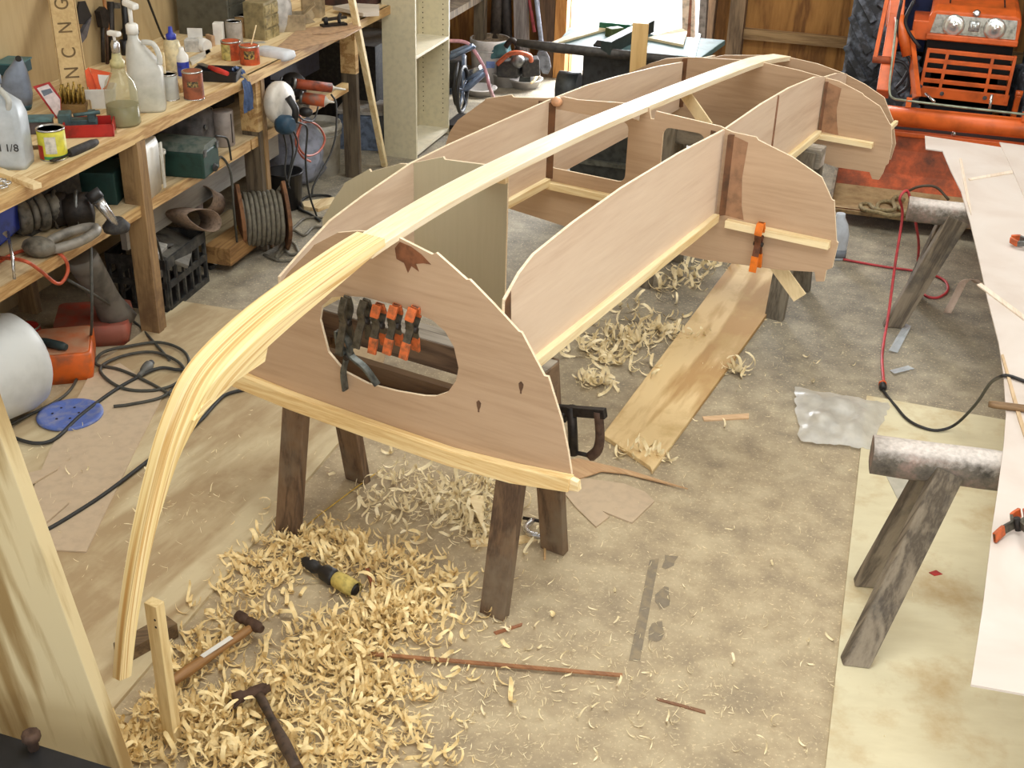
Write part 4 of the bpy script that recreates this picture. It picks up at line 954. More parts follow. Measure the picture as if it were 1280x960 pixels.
# strips and odds on the bench
for px, lab, mt in (([(236, 78), (262, 66), (264, 70), (240, 84)], 'grey paint-smeared stick behind the black tray', dullwhite), ([(256, 62), (300, 58), (301, 74), (258, 74)], 'short yellowish board in front of the white box', bench_y),
                    ([(222, 104), (248, 100), (250, 110), (226, 116)], 'thin brown strip in front of the white cup', bench_edge)):
    tag(MB().sheet([Z(a, c_, ZB+.002) for a, c_ in px], .02).build('wood_offcut', mt), lab, 'offcut')
hbs = paint((186, 152, 118), .7, 0, .08, 30)
tag(MB().sheet([Z(a, c_, ZB+.012) for a, c_ in ((344, 62), (372, 38), (400, 34), (424, 34), (446, 28), (452, 36), (430, 48), (360, 66))], .006).build('hardboard_sheet', hbs), 'tan hardboard sheet lying on the far part of the bench', 'hardboard')
tag(MB().sheet([Z(a, c_, ZB+.020) for a, c_ in ((390, 43), (412, 43), (448, 34), (448, 31), (410, 40))], .006).build('hardboard_strip', hbs), 'narrow hardboard strip on top of the tan hardboard sheet', 'hardboard')
b_ = Z(344, 72, ZB)
t = thing('paper_bag', 'folded white paper bag lying at the bench edge', 'bag', b_)
loftbox(b_, [(.19, .085, .02, 0, (0, 0)), (.205, .10, .02, .015, (0, 0)), (.20, .09, .02, .038, (0, 0)), (.17, .06, .02, .046, (0, 0))], -.2).build('paper', paint((214, 218, 224), .7, 0, .06, 12), t)
# small boxes and cups in the middle of the bench
t, b_ = cbox('carton', 'upright white carton in front of the grey drawers', 'box', 275, 60, ZB, (.05, .05, .13), .3, white_p)
t, b_ = cbox('carton', 'small white open box left of the upright carton', 'box', 242, 66, ZB, (.075, .06, .07), .3, paint((206, 204, 200), .6))
MB().box(b_+BZ*.072+Vector((.0, .03, .02)), (.075, .004, .05), .3).build('flap', white_p, t)
b_ = Z(254, 66, ZB)
t = thing('plastic_tub', 'white plastic lid-like tub lying beside the small open box', 'tub', b_)
MB().lathe([(.035, -.035), (.038, .0), (.032, .035)], b_+BZ*.038, (1, -.3, 0), 16).build('body', white_p, t)
t, b_ = can('paper_cup', 'dusty grey paper cup in front of the grey drawers', 294, 58, ZB, .042, .13, paint((164, 154, 142), .7, 0, .1, 20), open_=True, cat='cup')
t, b_ = can('wooden_bowl', 'round tan wooden tin behind the dusty paper cup', 306, 46, ZB, .06, .12, paint((178, 140, 92), .7, 0, .15, 20), open_=True, cat='bowl')
t, b_ = cbox('wood_offcut', 'curved brown offcut left of the upright carton', 'offcut', 264, 62, ZB, (.06, .02, .075), -.5, hbs)
for a, c_, sz, rz, lab in ((316, 56, (.13, .05, .01), .7, 'pale grey strip leaning in front of the small parts drawers'), (330, 72, (.10, .03, .012), .5, 'small yellow wood offcut beside the right-hand orange tin')):
    tag(MB().box(Z(a, c_, ZB)+BZ*(sz[2]/2), sz, rz).build('wood_offcut', dullwhite if a < 320 else bench_y), lab, 'offcut')
# drawers
b_ = Z(298, 46, ZB); b_.x = -3.46
t = thing('drawer_cabinet', 'dull green-grey metal cabinet with a cluttered top at the back of the bench', 'cabinet', b_)
MB().box(b_+BZ*.13, (.30, .20, .26)).build('case', paint((98, 96, 84), .5, .2, .1, 20), t, bevel=.004)
for i in range(3):
    MB().box(b_+Vector((.152, 0, .045+.085*i)), (.008, .18, .075)).build('drawer', paint((88, 86, 76), .5, .2), t)
t2, b2_ = cbox('parts_organiser', 'yellowed small-parts drawers right of the metal cabinet', 'organiser', 328, 48, ZB, (.12, .16, .20), 0, paint((150, 136, 98), .6, 0, .15, 20))
for i in range(3):
    for j in range(2): MB().box(b2_+Vector((.062, -.038+.076*j, .035+.062*i)), (.008, .068, .05)).build('drawer', paint((176, 160, 116), .4, 0, .2, 40), t2)
for i, (a, c_, r) in enumerate(((286, 6, .03), (300, 8, .025), (312, 5, .03))):
    p = Vector((b_.x-.08+.08*i, b_.y+(-.05+.05*i), b_.z+.262)); t = thing('hardware', ('loose nuts and washers on the metal cabinet, left pile', 'loose nuts and washers on the metal cabinet, middle pile', 'loose nuts and washers on the metal cabinet, right pile')[i], 'hardware', p)
    for k in range(7): MB().lathe([(.012, 0), (.012, .009)], p+Vector((math.cos(k*.9)*r*1.2, math.sin(k*.9)*r, .001*k)), n=6).build('nut', steel, t)
# white cloth bag, cardboard, black plane, white board
b_ = Z(346, 40, ZB)
t = thing('plastic_sack', 'bulging whitish plastic sack behind the hardboard sheet', 'bag', b_)
rnd = random.Random(2); rings = []
for i in range(8):
    z = i/7; r = .095*math.sin(math.pi*min(1, .25+z*.62))*(1-.25*z)
    rings.append([b_+Vector((math.cos(k*.52)*r*(1+rnd.uniform(-.13, .13)), math.sin(k*.52)*r*(1+rnd.uniform(-.13, .13)), z*.34)) for k in range(12)])
MB().loft(rings).build('sack', paint((196, 192, 186), .5, 0, .12, 18), t)
MB().tube([b_+Vector((0, 0, .33)), b_+Vector((.01, 0, .40))], [.02, .045], 8).build('tied_neck', paint((196, 192, 186), .5, 0, .12, 18), t)
card = paint((170, 150, 118), .8, 0, .15, 20)
for i, (a, c_, sz, rx, rz, lab) in enumerate(((366, 40, (.14, .10, .10), 0, .5, 'open cardboard box in front of the whitish sack'), (392, 22, (.12, .10, .12), 0, .2, 'tan cardboard box at the back of the bench by the leaning stick'))):
    b_ = Z(a, c_, ZB); t = thing('cardboard_box', lab, 'box', b_); R = Matrix.Rotation(rz, 3, 'Z')
    tub(t, b_, sz[0], sz[1], sz[2], rz, card, flare=1.0)
    for e in (-1, 1): MB().box(b_+BZ*(sz[2]+.025)+R@Vector((e*(sz[0]/2+.025), 0, 0)), (.08, sz[1], .004), R=R@Matrix.Rotation(-e*.7, 3, 'Y')).build('flap', card, t)
b_ = Z(382, 30, ZB); 
for i, (pxs, lab) in enumerate((([(352, 26), (380, 16), (394, 28), (358, 36)], 'tilted cardboard sheet beside the whitish sack'), ([(378, 14), (388, 9), (394, 22), (386, 28)], 'small cardboard flap leaning behind the tilted sheet'))):
    dp = Z(374, 40, ZB) if i == 0 else Z(390, 30, ZB)
    tag(MB().sheet(quad_on(pxs, dp, (.4, -.6, .6), .01), .004, (.4, -.6, .6)).build('cardboard', card), lab, 'cardboard')
a, c_ = Z(402, 33, ZB+.02), Z(432, 30, ZB+.02)
t = thing('hand_plane', 'black hand plane on the far end of the bench', 'plane', (a+c_)/2-BZ*.02)
MB().bar(a, c_, .05, .018).build('sole', iron, t); MB().tube([a.lerp(c_, .2)+BZ*.01, a.lerp(c_, .15)+BZ*.045], [.012, .015], 8).build('knob', black, t)
MB().tube(smooth_path([a.lerp(c_, .75)+BZ*.01, a.lerp(c_, .72)+BZ*.04, a.lerp(c_, .82)+BZ*.06], 3), .01, 8).build('tote', black, t)
tag(MB().bar(Z(404, 26, ZB+.012), Z(432, 22, ZB+.012), .03, .02).build('black_bar', black), 'short black bar behind the hand plane', 'bar')
tag(MB().sheet([Z(a, c_, ZB+.03) for a, c_ in ((416, 12), (440, 8), (474, 10), (474, 20), (454, 21))], .02).build('white_board', paint((206, 196, 184), .6, 0, .05, 10)), 'whitish board lying at the far end of the bench', 'board')
t, b_ = cbox('tool_box', 'dark red and black box at the far end of the bench', 'box', 440, 6, ZB, (.30, .24, .16), 0, paint((74, 46, 42), .6, 0, .3, 14, (34, 30, 30)))
# things on the wall
wt = X0+.03
def wall_tool(name, label, parts):
    pts = [p for q in parts for p in q[1]]; c0 = XP(sum(p[0] for p in pts)/len(pts), sum(p[1] for p in pts)/len(pts), wt)
    t = thing(name, label, 'tool', c0)
    for nm, px, r, mt in parts:
        if isinstance(r, tuple):
            MB().sheet([XP(a, c_, wt) for a, c_ in px], r[0], (1, 0, 0)).build(nm, mt, t)
        else: MB().tube([XP(a, c_, wt+.02) for a, c_ in px], r, 8).build(nm, mt, t)
wall_tool('drywall_saw', 'black and grey tapered hand saw hanging beside the sign board', [('blade', [(97, 2), (104, 1), (112, 20), (104, 30), (96, 30), (95, 12)], (.012,), black), ('handle', [(106, 26), (110, 22), (104, 46), (97, 55), (94, 48)], (.02,), paint((96, 92, 96), .5, 0, .2))])
wall_tool('pipe_wrench', 'dark pipe wrench hanging left of the wooden rule', [('handle', [(128, 30), (129, 78)], .010, iron), ('head', [(118, 14), (124, 8), (130, 14), (129, 34), (122, 34)], (.03,), iron)])
wall_tool('adjustable_bar', 'second dark bar clamp hanging left of the wooden rule', [('bar', [(133, 20), (134, 80)], .008, rustm)])
wall_tool('wooden_rule', 'thin orange-brown wooden rod hanging on the wall', [('rod', [(129, -10), (136, 45)], .009, paint((170, 112, 58), .6))])
wall_tool('bar_clamp', 'dark steel bar clamp hanging behind the glass bottle', [('bar', [(138, 2), (140, 80)], .017, iron), ('pad', [(136, 3), (144, 3), (144, 10), (137, 10)], (.03,), steel)])
wall_tool('bolt_cutter', 'large black bolt cutter hanging behind the pump bottles', [('handle', [(154, -10), (157, 30), (158, 68)], .016, black), ('handle_arm', [(160, -10), (162, 30)], .010, iron), ('head', [(151, 38), (158, 28), (168, 38), (165, 50), (156, 48)], (.03,), iron), ('grip', [(155, 50), (158, 72)], .022, black)])
cord('wall_cable', [XP(182, -8, wt+.02), XP(192, 18, wt+.02), XP(203, 45, wt+.02), XP(212, 58, wt+.02), XP(216, 90, wt+.04)], .006, black, 'black cable hanging down the wall behind the gallon jug')
# ------------------------------------------------------------------ lower shelf
def blob(secs, pth, n=10):
    """round-section body along a path"""
    return MB().tube(smooth_path(pth, 3), [s for s in secs for _ in range(1)] if len(secs) == (len(pth)-1)*3+1 else None or [secs[min(int(i/3), len(secs)-1)] for i in range((len(pth)-1)*3+1)], n)
p = Z(8, 286, ZS)
t = thing('bench_vice', 'blue painted vice with a chrome T-handle at the left edge of the shelf', 'vice', p)
blu = paint((34, 52, 146), .4, .05, .2, 20)
MB().sheet(quad_on([(-8, 254), (26, 250), (27, 284), (6, 302), (-8, 306)], Z(8, 300, ZS), (.6, -.7, .25), 0), .09, (.3, -.7, .1)).build('body', blu, t, bevel=.006)
MB().tube([Z(9, 284, ZS+.05), XP(16, 325, bx+.03), XP(18, 349, bx+.03)], .006, 8).build('handle', bright, t)
MB().lathe([(.012, -.02), (.014, .03)], Z(10, 290, ZS+.05), (.4, -.9, 0), 10).build('screw', bright, t)
sg_ = paint((118, 112, 100), .55, .2, .25, 25)
p = Z(42, 296, ZS)
t = thing('bench_grinder', 'dusty grey round-bodied grinder beside the blue vice', 'grinder', p)
for k, (a, r, w_) in enumerate(((0, .075, .05), (.055, .066, .03), (.085, .078, .04), (.13, .06, .05))):
    MB().lathe([(r*.85, 0), (r, .008), (r, w_-.008), (r*.8, w_)], p+Vector((-.02, .05, .08))+Vector((.5, .85, 0))*(a-.08), (.5, .85, 0), 20).build('housing', sg_, t)
MB().lathe([(.03, -.02), (.045, .0)], p+Vector((-.07, -.02, .08)), (.5, .85, 0), 16).build('hub', iron, t)
p = Z(88, 298, ZS+.035); e1 = (Z(110, 292, ZS+.035)-p); e1.z = 0; e1.normalize(); e2 = BZ.cross(e1)
t = thing('belt_sander', 'grey power sander with a loop handle on the shelf', 'sander', p-BZ*.035)
MB().tube([p+e1*.11*math.cos(k*.4)+e2*.055*math.sin(k*.4)+BZ*.014*math.cos(k*.4) for k in range(16)], .02, 10, True).build('loop_handle', paint((136, 130, 120), .5, .1, .15, 25), t)
MB().ball(p-e1*.13, .05, 12, (1.4, 1, .8)).build('motor_body', sg_, t)
for (a, c_, lab, nm) in ((70, 262, 'dark wire-wheel tool behind the loop-handled sander', 'bench_tool'), (98, 262, 'dark shiny motor tool behind the chrome-handled grinder', 'motor_tool')):
    p = Z(a, c_, ZS+.07); t = thing(nm, lab, 'tool', p-BZ*.07)
    MB().lathe([(.03, -.06), (.065, -.05), (.07, 0), (.065, .05), (.03, .06)], p, (.8, .5, .1), 18).build('body', iron, t)
    MB().tube([p+Vector((math.cos(k*.5)*.075*.4, math.cos(k*.5)*.075*-.7, math.sin(k*.5)*.075)) for k in range(13)], .008, 8, True).build('guard', steel, t)
a, c_ = Z(122, 250, ZS+.13), Z(146, 282, ZS+.03)
t = thing('angle_grinder', 'chrome-handled tool beside the front bench leg on the shelf', 'tool', (a+c_)/2-BZ*.05)
MB().tube([a, a.lerp(c_, .3), c_], [.025, .02, .016], 12).build('body', bright, t)
MB().tube([a+(a-c_)*.35, a], [.03, .03], 12).build('grip', black, t)
MB().lathe([(.05, 0), (.055, .02), (.03, .05)], Z(146, 288, ZS), n=14).build('head', blackr, t)
t, b_ = cbox('toolbox', 'dark teal tool case at the back of the shelf by the front leg', 'case', 132, 246, ZS, (.16, .2, .14), .3, paint((26, 58, 54), .5))
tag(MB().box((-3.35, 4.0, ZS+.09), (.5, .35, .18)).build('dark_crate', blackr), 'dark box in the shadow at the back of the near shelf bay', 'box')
cord('cord', [Z(-6, 330, ZS+.008), Z(15, 318, ZS+.008), Z(35, 312, ZS+.008), Z(58, 310, ZS+.01), XP(78, 320, bx+.01), XP(85, 335, bx+.015), XP(80, 350, bx+.015), XP(70, 354, bx+.012), XP(50, 338, bx+.01), XP(30, 326, bx), Z(0, 322, ZS+.008)], .007, paint((190, 84, 52), .5), 'orange electrical cord looped over the edge of the shelf')
# second bay
b_ = Z(183, 243, ZS)
t = thing('white_box', 'tall white plastic tub standing behind the front bench leg', 'box', b_)
loftbox(b_, [(.085, .16, .012, 0, (0, 0)), (.095, .18, .014, .20, (0, 0)), (.08, .17, .014, .235, (0, 0))], .2).build('body', white_p, t)
MB().box(b_+Vector((.058, .06, .12)), (.006, .02, .2), .2).build('rib', dullwhite, t)
b_ = Z(197, 228, ZS); t = thing('plastic_pot', 'off-white plastic pot between the white tub and the green case', 'pot', b_)
MB().lathe([(.035, 0), (.045, .13), (.05, .132), (.05, .145)], b_, n=16).build('body', dullwhite, t)
b_ = Z(232, 214, ZS); rz = .12; R = Matrix.Rotation(rz, 3, 'Z')
t = thing('toolbox', 'dark green metal drill case on the lower shelf', 'case', b_)
gm = paint((30, 62, 54), .5, .1, .15, 25)
MB().box(b_+BZ*.06, (.26, .18, .12), rz).build('case', gm, t, bevel=.008)
MB().loft([[b_+R@Vector((x, y, z)) for x, y, z in ((-.13, -.09, .12), (.13, -.09, .12), (.13, -.06, .15), (-.13, -.06, .15))], [b_+R@Vector((x, y, z)) for x, y, z in ((-.13, .09, .12), (.13, .09, .12), (.13, .06, .15), (-.13, .06, .15))]], False).build('lid', paint((96, 102, 94), .6, .1, .2, 25, (40, 66, 60)), t)
for e in (-.07, .07): MB().box(b_+R@Vector((.132, e, .115)), (.008, .025, .03), rz).build('latch', steel, t)
b_ = Z(216, 182, ZS); b_ = Z(222, 196, ZS)+Vector((-.06, .12, 0))
t = thing('grey_case', 'dusty grey soft case lying behind the dark green drill case', 'case', b_)
loftbox(b_, [(.30, .20, .03, 0, (0, 0)), (.32, .21, .04, .06, (0, 0)), (.31, .2, .04, .17, (0, 0)), (.26, .17, .04, .21, (0, 0))], .1).build('body', paint((96, 92, 92), .8, 0, .25, 14), t)
MB().lathe([(.012, 0), (.012, .01)], b_+Vector((.165, -.03, .13)), (1, 0, 0), 10).build('stud', steel, t)
t, b_ = can('tin', 'large tan tin with a black tool in it on the lower shelf', 254, 180, ZS, .06, .17, paint((150, 124, 78), .6, 0, .2, 20), open_=True)
MB().tube([b_+Vector((-.02, 0, .06)), b_+Vector((.0, -.02, .21))], .022, 8).build('black_tool', black, t)
t, b_ = lathed('tape_roll', 'upright grey cylinder roll on the lower shelf', 'roll', 281, 181, ZS, [(.048, 0), (.051, .005), (.051, .165), (.047, .17), (.02, .168)], paint((150, 140, 134), .6, 0, .1, 15))
MB().tube([b_+Vector((.052, -.01, .16)), b_+Vector((.052, -.012, .02))], .002, 5).build('seam', iron, t)
p = Z(260, 205, ZS+.03); t = thing('power_tool', 'black tool with a cord right of the green case', 'tool', p-BZ*.03)
MB().tube([p+Vector((-.08, .05, 0)), p, p+Vector((.05, -.02, -.01))], [.03, .028, .014], 10).build('body', blackr, t)
cord('cable', [p+Vector((.05, -.02, -.01)), Z(276, 196, ZS+.01), XP(288, 215, bx+.012), XP(292, 260, bx+.02), Z(296, 300, .15), Z(298, 322, .012)], .006, cb_d, 'dark cable from the black tool down to the wooden reel')
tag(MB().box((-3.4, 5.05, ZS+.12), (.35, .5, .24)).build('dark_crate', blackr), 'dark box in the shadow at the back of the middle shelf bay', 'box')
# third bay
p = Z(350, 136, ZS+.12)
t = thing('circular_saw', 'white and blue circular saw standing on the far shelf', 'saw', p-BZ*.12)
ax_ = Vector((.98, -.12, .1)).normalized()
MB().lathe([(.02, -.03), (.095, -.03), (.105, -.015), (.105, .015), (.095, .03), (.02, .03)], p+BZ*.03, ax_, 28).build('blade_guard', paint((206, 200, 190), .5, .1, .08, 15), t)
MB().lathe([(.04, 0), (.048, .02), (.048, .06), (.03, .08)], p+Vector((.02, -.06, -.06)), ax_, 18).build('motor', paint((34, 66, 88), .5), t)
MB().tube(smooth_path([p+ax_*.05+BZ*.06, p+ax_*.09+BZ*.0, p+ax_*.08-BZ*.06], 4), .018, 8).build('handle', black, t)
def gun(a, c_, lab, m1, r):
    a, c_ = Vector(a), Vector(c_); d = (c_-a).normalized(); t = thing('caulking_gun', lab, 'caulking gun', (a+c_)/2-BZ*r)
    MB().lathe([(r, 0), (r, (c_-a).length*.72)], a, d, 14).build('cartridge', m1, t)
    MB().lathe([(r*1.12, -.004), (r*1.12, .012)], a, d, 14).build('end_ring', steel, t)
    MB().lathe([(r*.9, 0), (.008, .02), (.004, (c_-a).length*.28)], a+d*(c_-a).length*.72, d, 10).build('nozzle', dullwhite, t)
    MB().tube([a-d*.12, a], .005, 6).build('rod', iron, t)
gun(Z(366, 104, ZS+.16), Z(432, 112, ZS+.10), 'orange-red caulking gun, upper one on the far shelf', paint((150, 66, 36), .6, 0, .25), .026)
gun(Z(376, 122, ZS+.07), Z(418, 128, ZS+.05), 'grey and orange caulking gun, lower one on the far shelf', paint((176, 84, 46), .6, 0, .25, 20, (110, 100, 90)), .032)
p = Z(366, 108, ZS+.1); t = thing('disc_sander', 'black sanding disc tool behind the white saw guard', 'tool', p-BZ*.1)
MB().lathe([(.07, 0), (.075, .01), (.07, .03), (.03, .05)], p, (.5, -.8, .3), 18).build('disc', black, t)
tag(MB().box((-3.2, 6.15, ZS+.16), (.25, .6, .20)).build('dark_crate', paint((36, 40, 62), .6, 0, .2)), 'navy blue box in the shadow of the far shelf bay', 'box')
for i, (a, c_, lab) in enumerate(((382, 140, 'black plastic end cap on the edge of the far shelf'), (378, 132, 'grey rag-like lump on the far shelf'))):
    tag(MB().ball(Z(a, c_, ZS+.025), .032, 10, (1.3, 1, .8)).build('plastic_lump' if i == 0 else 'rag_lump', black if i == 0 else paint((130, 124, 112), .8, 0, .2, 40)), lab, 'lump')
cord('cord', [Z(368, 132, ZS+.01), XP(376, 150, bx+.01), XP(372, 178, bx+.02), XP(382, 194, bx+.03), XP(398, 190, bx+.03), XP(406, 174, bx+.03), XP(398, 158, bx+.02), XP(384, 152, bx+.02), XP(374, 160, bx+.02), XP(370, 180, bx+.03), XP(378, 196, bx+.03), XP(388, 202, bx+.03)], .006, paint((186, 96, 74), .5), 'coiled orange-pink cord hanging from the far shelf')
for px, lab in (([(345, 118), (352, 140), (362, 165), (366, 190), (362, 214), (360, 236)], 'black cable hanging from the white saw, left of two'), ([(350, 112), (358, 130), (364, 150), (376, 154), (384, 162), (382, 200), (386, 240), (396, 270), (400, 276)], 'black cable hanging from the white saw, right of two'),
                ([(414, 118), (420, 130), (420, 165), (414, 190), (404, 210), (392, 232), (390, 243)], 'thin black cable hanging from the lower caulking gun')):
    n_ = len(px); pts = []
    for i, (a, c_) in enumerate(px):
        f_ = i/(n_-1)
        pts.append(XP(a, c_, bx+.01+.03*min(f_*3, 1)) if XP(a, c_, bx+.03).z > .06 else Z(a, c_, .012))
    cord('cable', pts, .0055, cb_m, lab)
# ------------------------------------------------------------------ under the bench, on the floor
b_ = Z(12, 522, .013); ax_ = Vector((-.35, -.93, 0)).normalized()
t = thing('white_drum', 'big white plastic drum lying on its side at the left edge', 'drum', b_)
c0 = Z(8, 470, .20)
MB().lathe([(.0, -.02), (.08, -.016), (.15, .0), (.185, .03), (.20, .08), (.20, .40), (.18, .45)], c0+Vector((-.02, .13, .012))-ax_*.03, ax_, 32).build('drum', paint((206, 208, 206), .5, 0, .04, 8), t)
MB().lathe([(.205, 0), (.205, .02)], c0+Vector((-.02, .13, .012))+ax_*.25, ax_, 32).build('hoop', dullwhite, t)
t, b_ = can('tin', 'red tin with a cream label behind the white drum', 40, 447, .0, .055, .15, paint((176, 40, 36), .5, 0, .15))
patch(t, b_, .0558, -.8, .9, .0, .125, paint((196, 190, 140), .6, 0, .15, 40), 'label_panel', 'cream label panel')
b_ = Z(84, 462, .0); rz = .55
t = thing('orange_case', 'dusty orange plastic case on the floor beside the white drum', 'case', b_)
oc = paint((214, 98, 26), .5, 0, .15, 14, (150, 84, 50))
loftbox(b_, [(.22, .26, .02, 0, (0, 0)), (.235, .275, .02, .05, (0, 0)), (.235, .275, .02, .125, (0, 0)), (.225, .265, .02, .135, (0, 0))], rz).build('case', oc, t)
loftbox(b_+BZ*.1355, [(.215, .255, .02, 0, (0, 0)), (.21, .25, .02, .002, (0, 0))], rz).build('dusty_lid', paint((186, 138, 106), .8, 0, .12, 10, (196, 108, 64)), t)
a, c_ = Z(50, 426, .16), Z(83, 434, .155)
t = thing('file', 'dark blue-green file handle lying on the dusty orange case', 'file', (a+c_)/2-BZ*.02)
MB().tube([a, a.lerp(c_, .2), a.lerp(c_, .8), c_], [.014, .018, .019, .013], 8).build('handle', paint((44, 58, 58), .6, 0, .3), t)
b_ = Z(120, 440, 0)+Vector((-.1, .15, 0))
t = thing('red_case', 'dusty red-brown flat case behind the orange one', 'case', b_)
loftbox(b_, [(.30, .26, .03, 0, (0, 0)), (.32, .28, .03, .06, (0, 0)), (.31, .27, .03, .10, (0, 0))], .5).build('case', paint((146, 86, 70), .7, 0, .2, 10, (176, 66, 44)), t)
# rubber boot-like chute
t = thing('rubber_boot', 'dusty grey rubber boot standing under the bench', 'boot', Z(150, 405, 0))
m = MB(); rings = []
for k in range(9):
    f_ = k/8; c0 = XP(100+f_*48, 320+f_*78, -3.0-.05*f_); r = .075-.018*f_+(.03*max(0, f_-.7)/.3)
    rings.append([c0+Vector((math.cos(j*.628)*r*.9, math.sin(j*.628)*r, math.sin(j*.628)*r*.15)) for j in range(10)])
MB().loft(rings).build('shaft', paint((106, 100, 92), .8, 0, .15, 12), t)
c0 = Z(152, 396, .045)
MB().loft([[c0+Vector((.10*f_-.05, -.06*f_*2+.05, 0))+Vector((math.cos(j*.628)*.045*s_, math.sin(j*.628)*.05*s_, math.sin(j*1.256)*.004+(.04*s_*math.sin(j*.628)))) for j in range(10)] for f_, s_ in ((0, .9), (.4, 1), (.8, .95), (1.1, .6))]).build('foot', paint((150, 142, 128), .8, 0, .1, 12), t)
# black crate with rubbish
b_ = Z(205, 366, 0); b_.x = -3.12; rz = .05
t = thing('milk_crate', 'black plastic crate full of dusty scraps behind the front bench leg', 'crate', b_)
R = Matrix.Rotation(rz, 3, 'Z')
for e, s_, o in ((-1, (.30, .012, .26), (0, -.19)), (1, (.30, .012, .26), (0, .19)), (-1, (.012, .38, .26), (-.15, 0)), (1, (.012, .38, .26), (.15, 0))):
    m = MB(); L_ = max(s_[0], s_[1]); alongx = s_[0] > s_[1]
    for z in (.012, .13, .235): m.box(b_+R@Vector((o[0], o[1], z)), (s_[0], s_[1], .03 if z != .235 else .05), rz)
    for q in range(6):
        d_ = (-.5+q/5)*(L_-.02); m.box(b_+R@Vector((o[0]+(d_ if alongx else 0), o[1]+(0 if alongx else d_), .13)), (.014 if alongx else .012, .012 if alongx else .014, .25), rz)
    m.build('crate_side', paint((44, 44, 44), .6, 0, .2, 20, (84, 82, 76)), t)
MB().box(b_+BZ*.01, (.29, .37, .012), rz).build('crate_base', black, t)
gd = paint((112, 108, 100), .85, 0, .3, 14)
for i, (o, s_, ang, lab, mt) in enumerate((((.03, .02, .25), (.27, .34, .02), .42, 'dusty grey sheet stuffed in the black crate', gd), ((-.02, -.06, .22), (.2, .2, .015), -.5, 'grey panel sticking up out of the black crate', paint((94, 92, 88), .8, 0, .2)), ((.06, -.10, .20), (.05, .12, .16), .2, 'white bottle sticking up in the black crate', paint((198, 196, 190), .6)))):
    tag(MB().box(b_+Vector(o), s_, R=Matrix.Rotation(ang, 3, 'Z')@Matrix.Rotation(ang, 3, 'Y')).build('scrap_panel' if i < 2 else 'white_bottle', mt, bevel=.004), lab, 'scrap')
t = thing('red_strap', 'red plastic handle hanging behind the front bench leg', 'handle', XP(184, 262, -2.93))
MB().tube(smooth_path([XP(180, 248, -2.9), XP(187, 262, -2.9), XP(187, 285, -2.9)], 4), .014, 8).build('grip', paint((196, 48, 56), .5), t)
MB().tube([XP(187, 285, -2.9), XP(196, 300, -2.9), XP(203, 325, -2.95)], .006, 6).build('cord_end', cb_m, t)
# lumber pile with sanding belts
b_ = Z(266, 312, 0); b_.x = -3.1
tag(MB().bar(b_+Vector((.12, -.26, .09)), b_+Vector((.12, .27, .09)), .14, .09).build('timber_block', wood((168, 128, 78), (120, 86, 50), (0, 1, 0), 10, .5, .8), bevel=.003), 'short brown timber lying on the floor between the crate and the cable reel', 'timber')
tag(MB().bar(b_+Vector((-.04, -.2, .06)), b_+Vector((-.04, .3, .06)), .16, .1).build('timber_block', wood((176, 156, 118), (140, 118, 84), (0, 1, 0), 10, .5, .8), bevel=.003), 'dusty timber behind the short brown one', 'timber')
belt = paint((146, 124, 106), .9, 0, .12, 60)
for i, (pa, pb, r, lab, ln) in enumerate((((222, 268), (262, 278), .05, 'brown sanding belt lying flattened on the crate and timber', 1), ((252, 248), (280, 262), .065, 'brown sanding belt standing as an open ring behind the flattened one', 0))):
    a, c_ = XP(*pa, -3.02-.08*(1-ln)), XP(*pb, -2.99-.1*(1-ln)); m = MB(); vs = []
    ax_ = (c_-a).normalized() if not ln else Vector((1, -.2, 0)).normalized()
    n_ = 24
    if ln:
        d = (c_-a); L_ = d.length; d.normalize(); sd = Vector((1, .1, 0)); sd = (sd-d*sd.dot(d)).normalized(); up_ = d.cross(sd)
        if up_.z < 0: up_ = -up_
        for k in range(n_):
            g = 2*math.pi*k/n_; q = (a+c_)/2+d*(L_*.55*math.cos(g))+up_*(.032+.035*(math.cos(g)*.5+.5))*math.sin(g)
            for e in (-.06, .06): vs.append(q+sd*e)
    else:
        q1 = ax_.orthogonal().normalized(); q2 = ax_.cross(q1)
        for k in range(n_):
            g = 2*math.pi*k/n_; q = a+(q1*math.cos(g)+q2*math.sin(g))*r
            for e in (0, .12): vs.append(q+ax_*e)
    m.add(vs, [(2*k, 2*k+1, (2*k+3) % (2*n_), (2*k+2) % (2*n_)) for k in range(n_)], True)
    h = m.build('sanding_belt', belt); tag(h, lab, 'sanding belt')
    sm_ = h['_ob'].modifiers.new('thickness', 'SOLIDIFY'); sm_.thickness = .003
tag(MB().sheet([Z(242, 318, .01), Z(268, 332, .004), Z(292, 322, .004), Z(286, 315, .02), Z(262, 316, .03)], .004).build('paper_scrap', white_p), 'crumpled white paper on the floor in front of the timber', 'paper')
tag(MB().bar(Z(238, 322, .012), Z(266, 334, .012), .03, .02).build('dark_strip', blackr), 'dark strip on the floor in front of the timber', 'offcut')
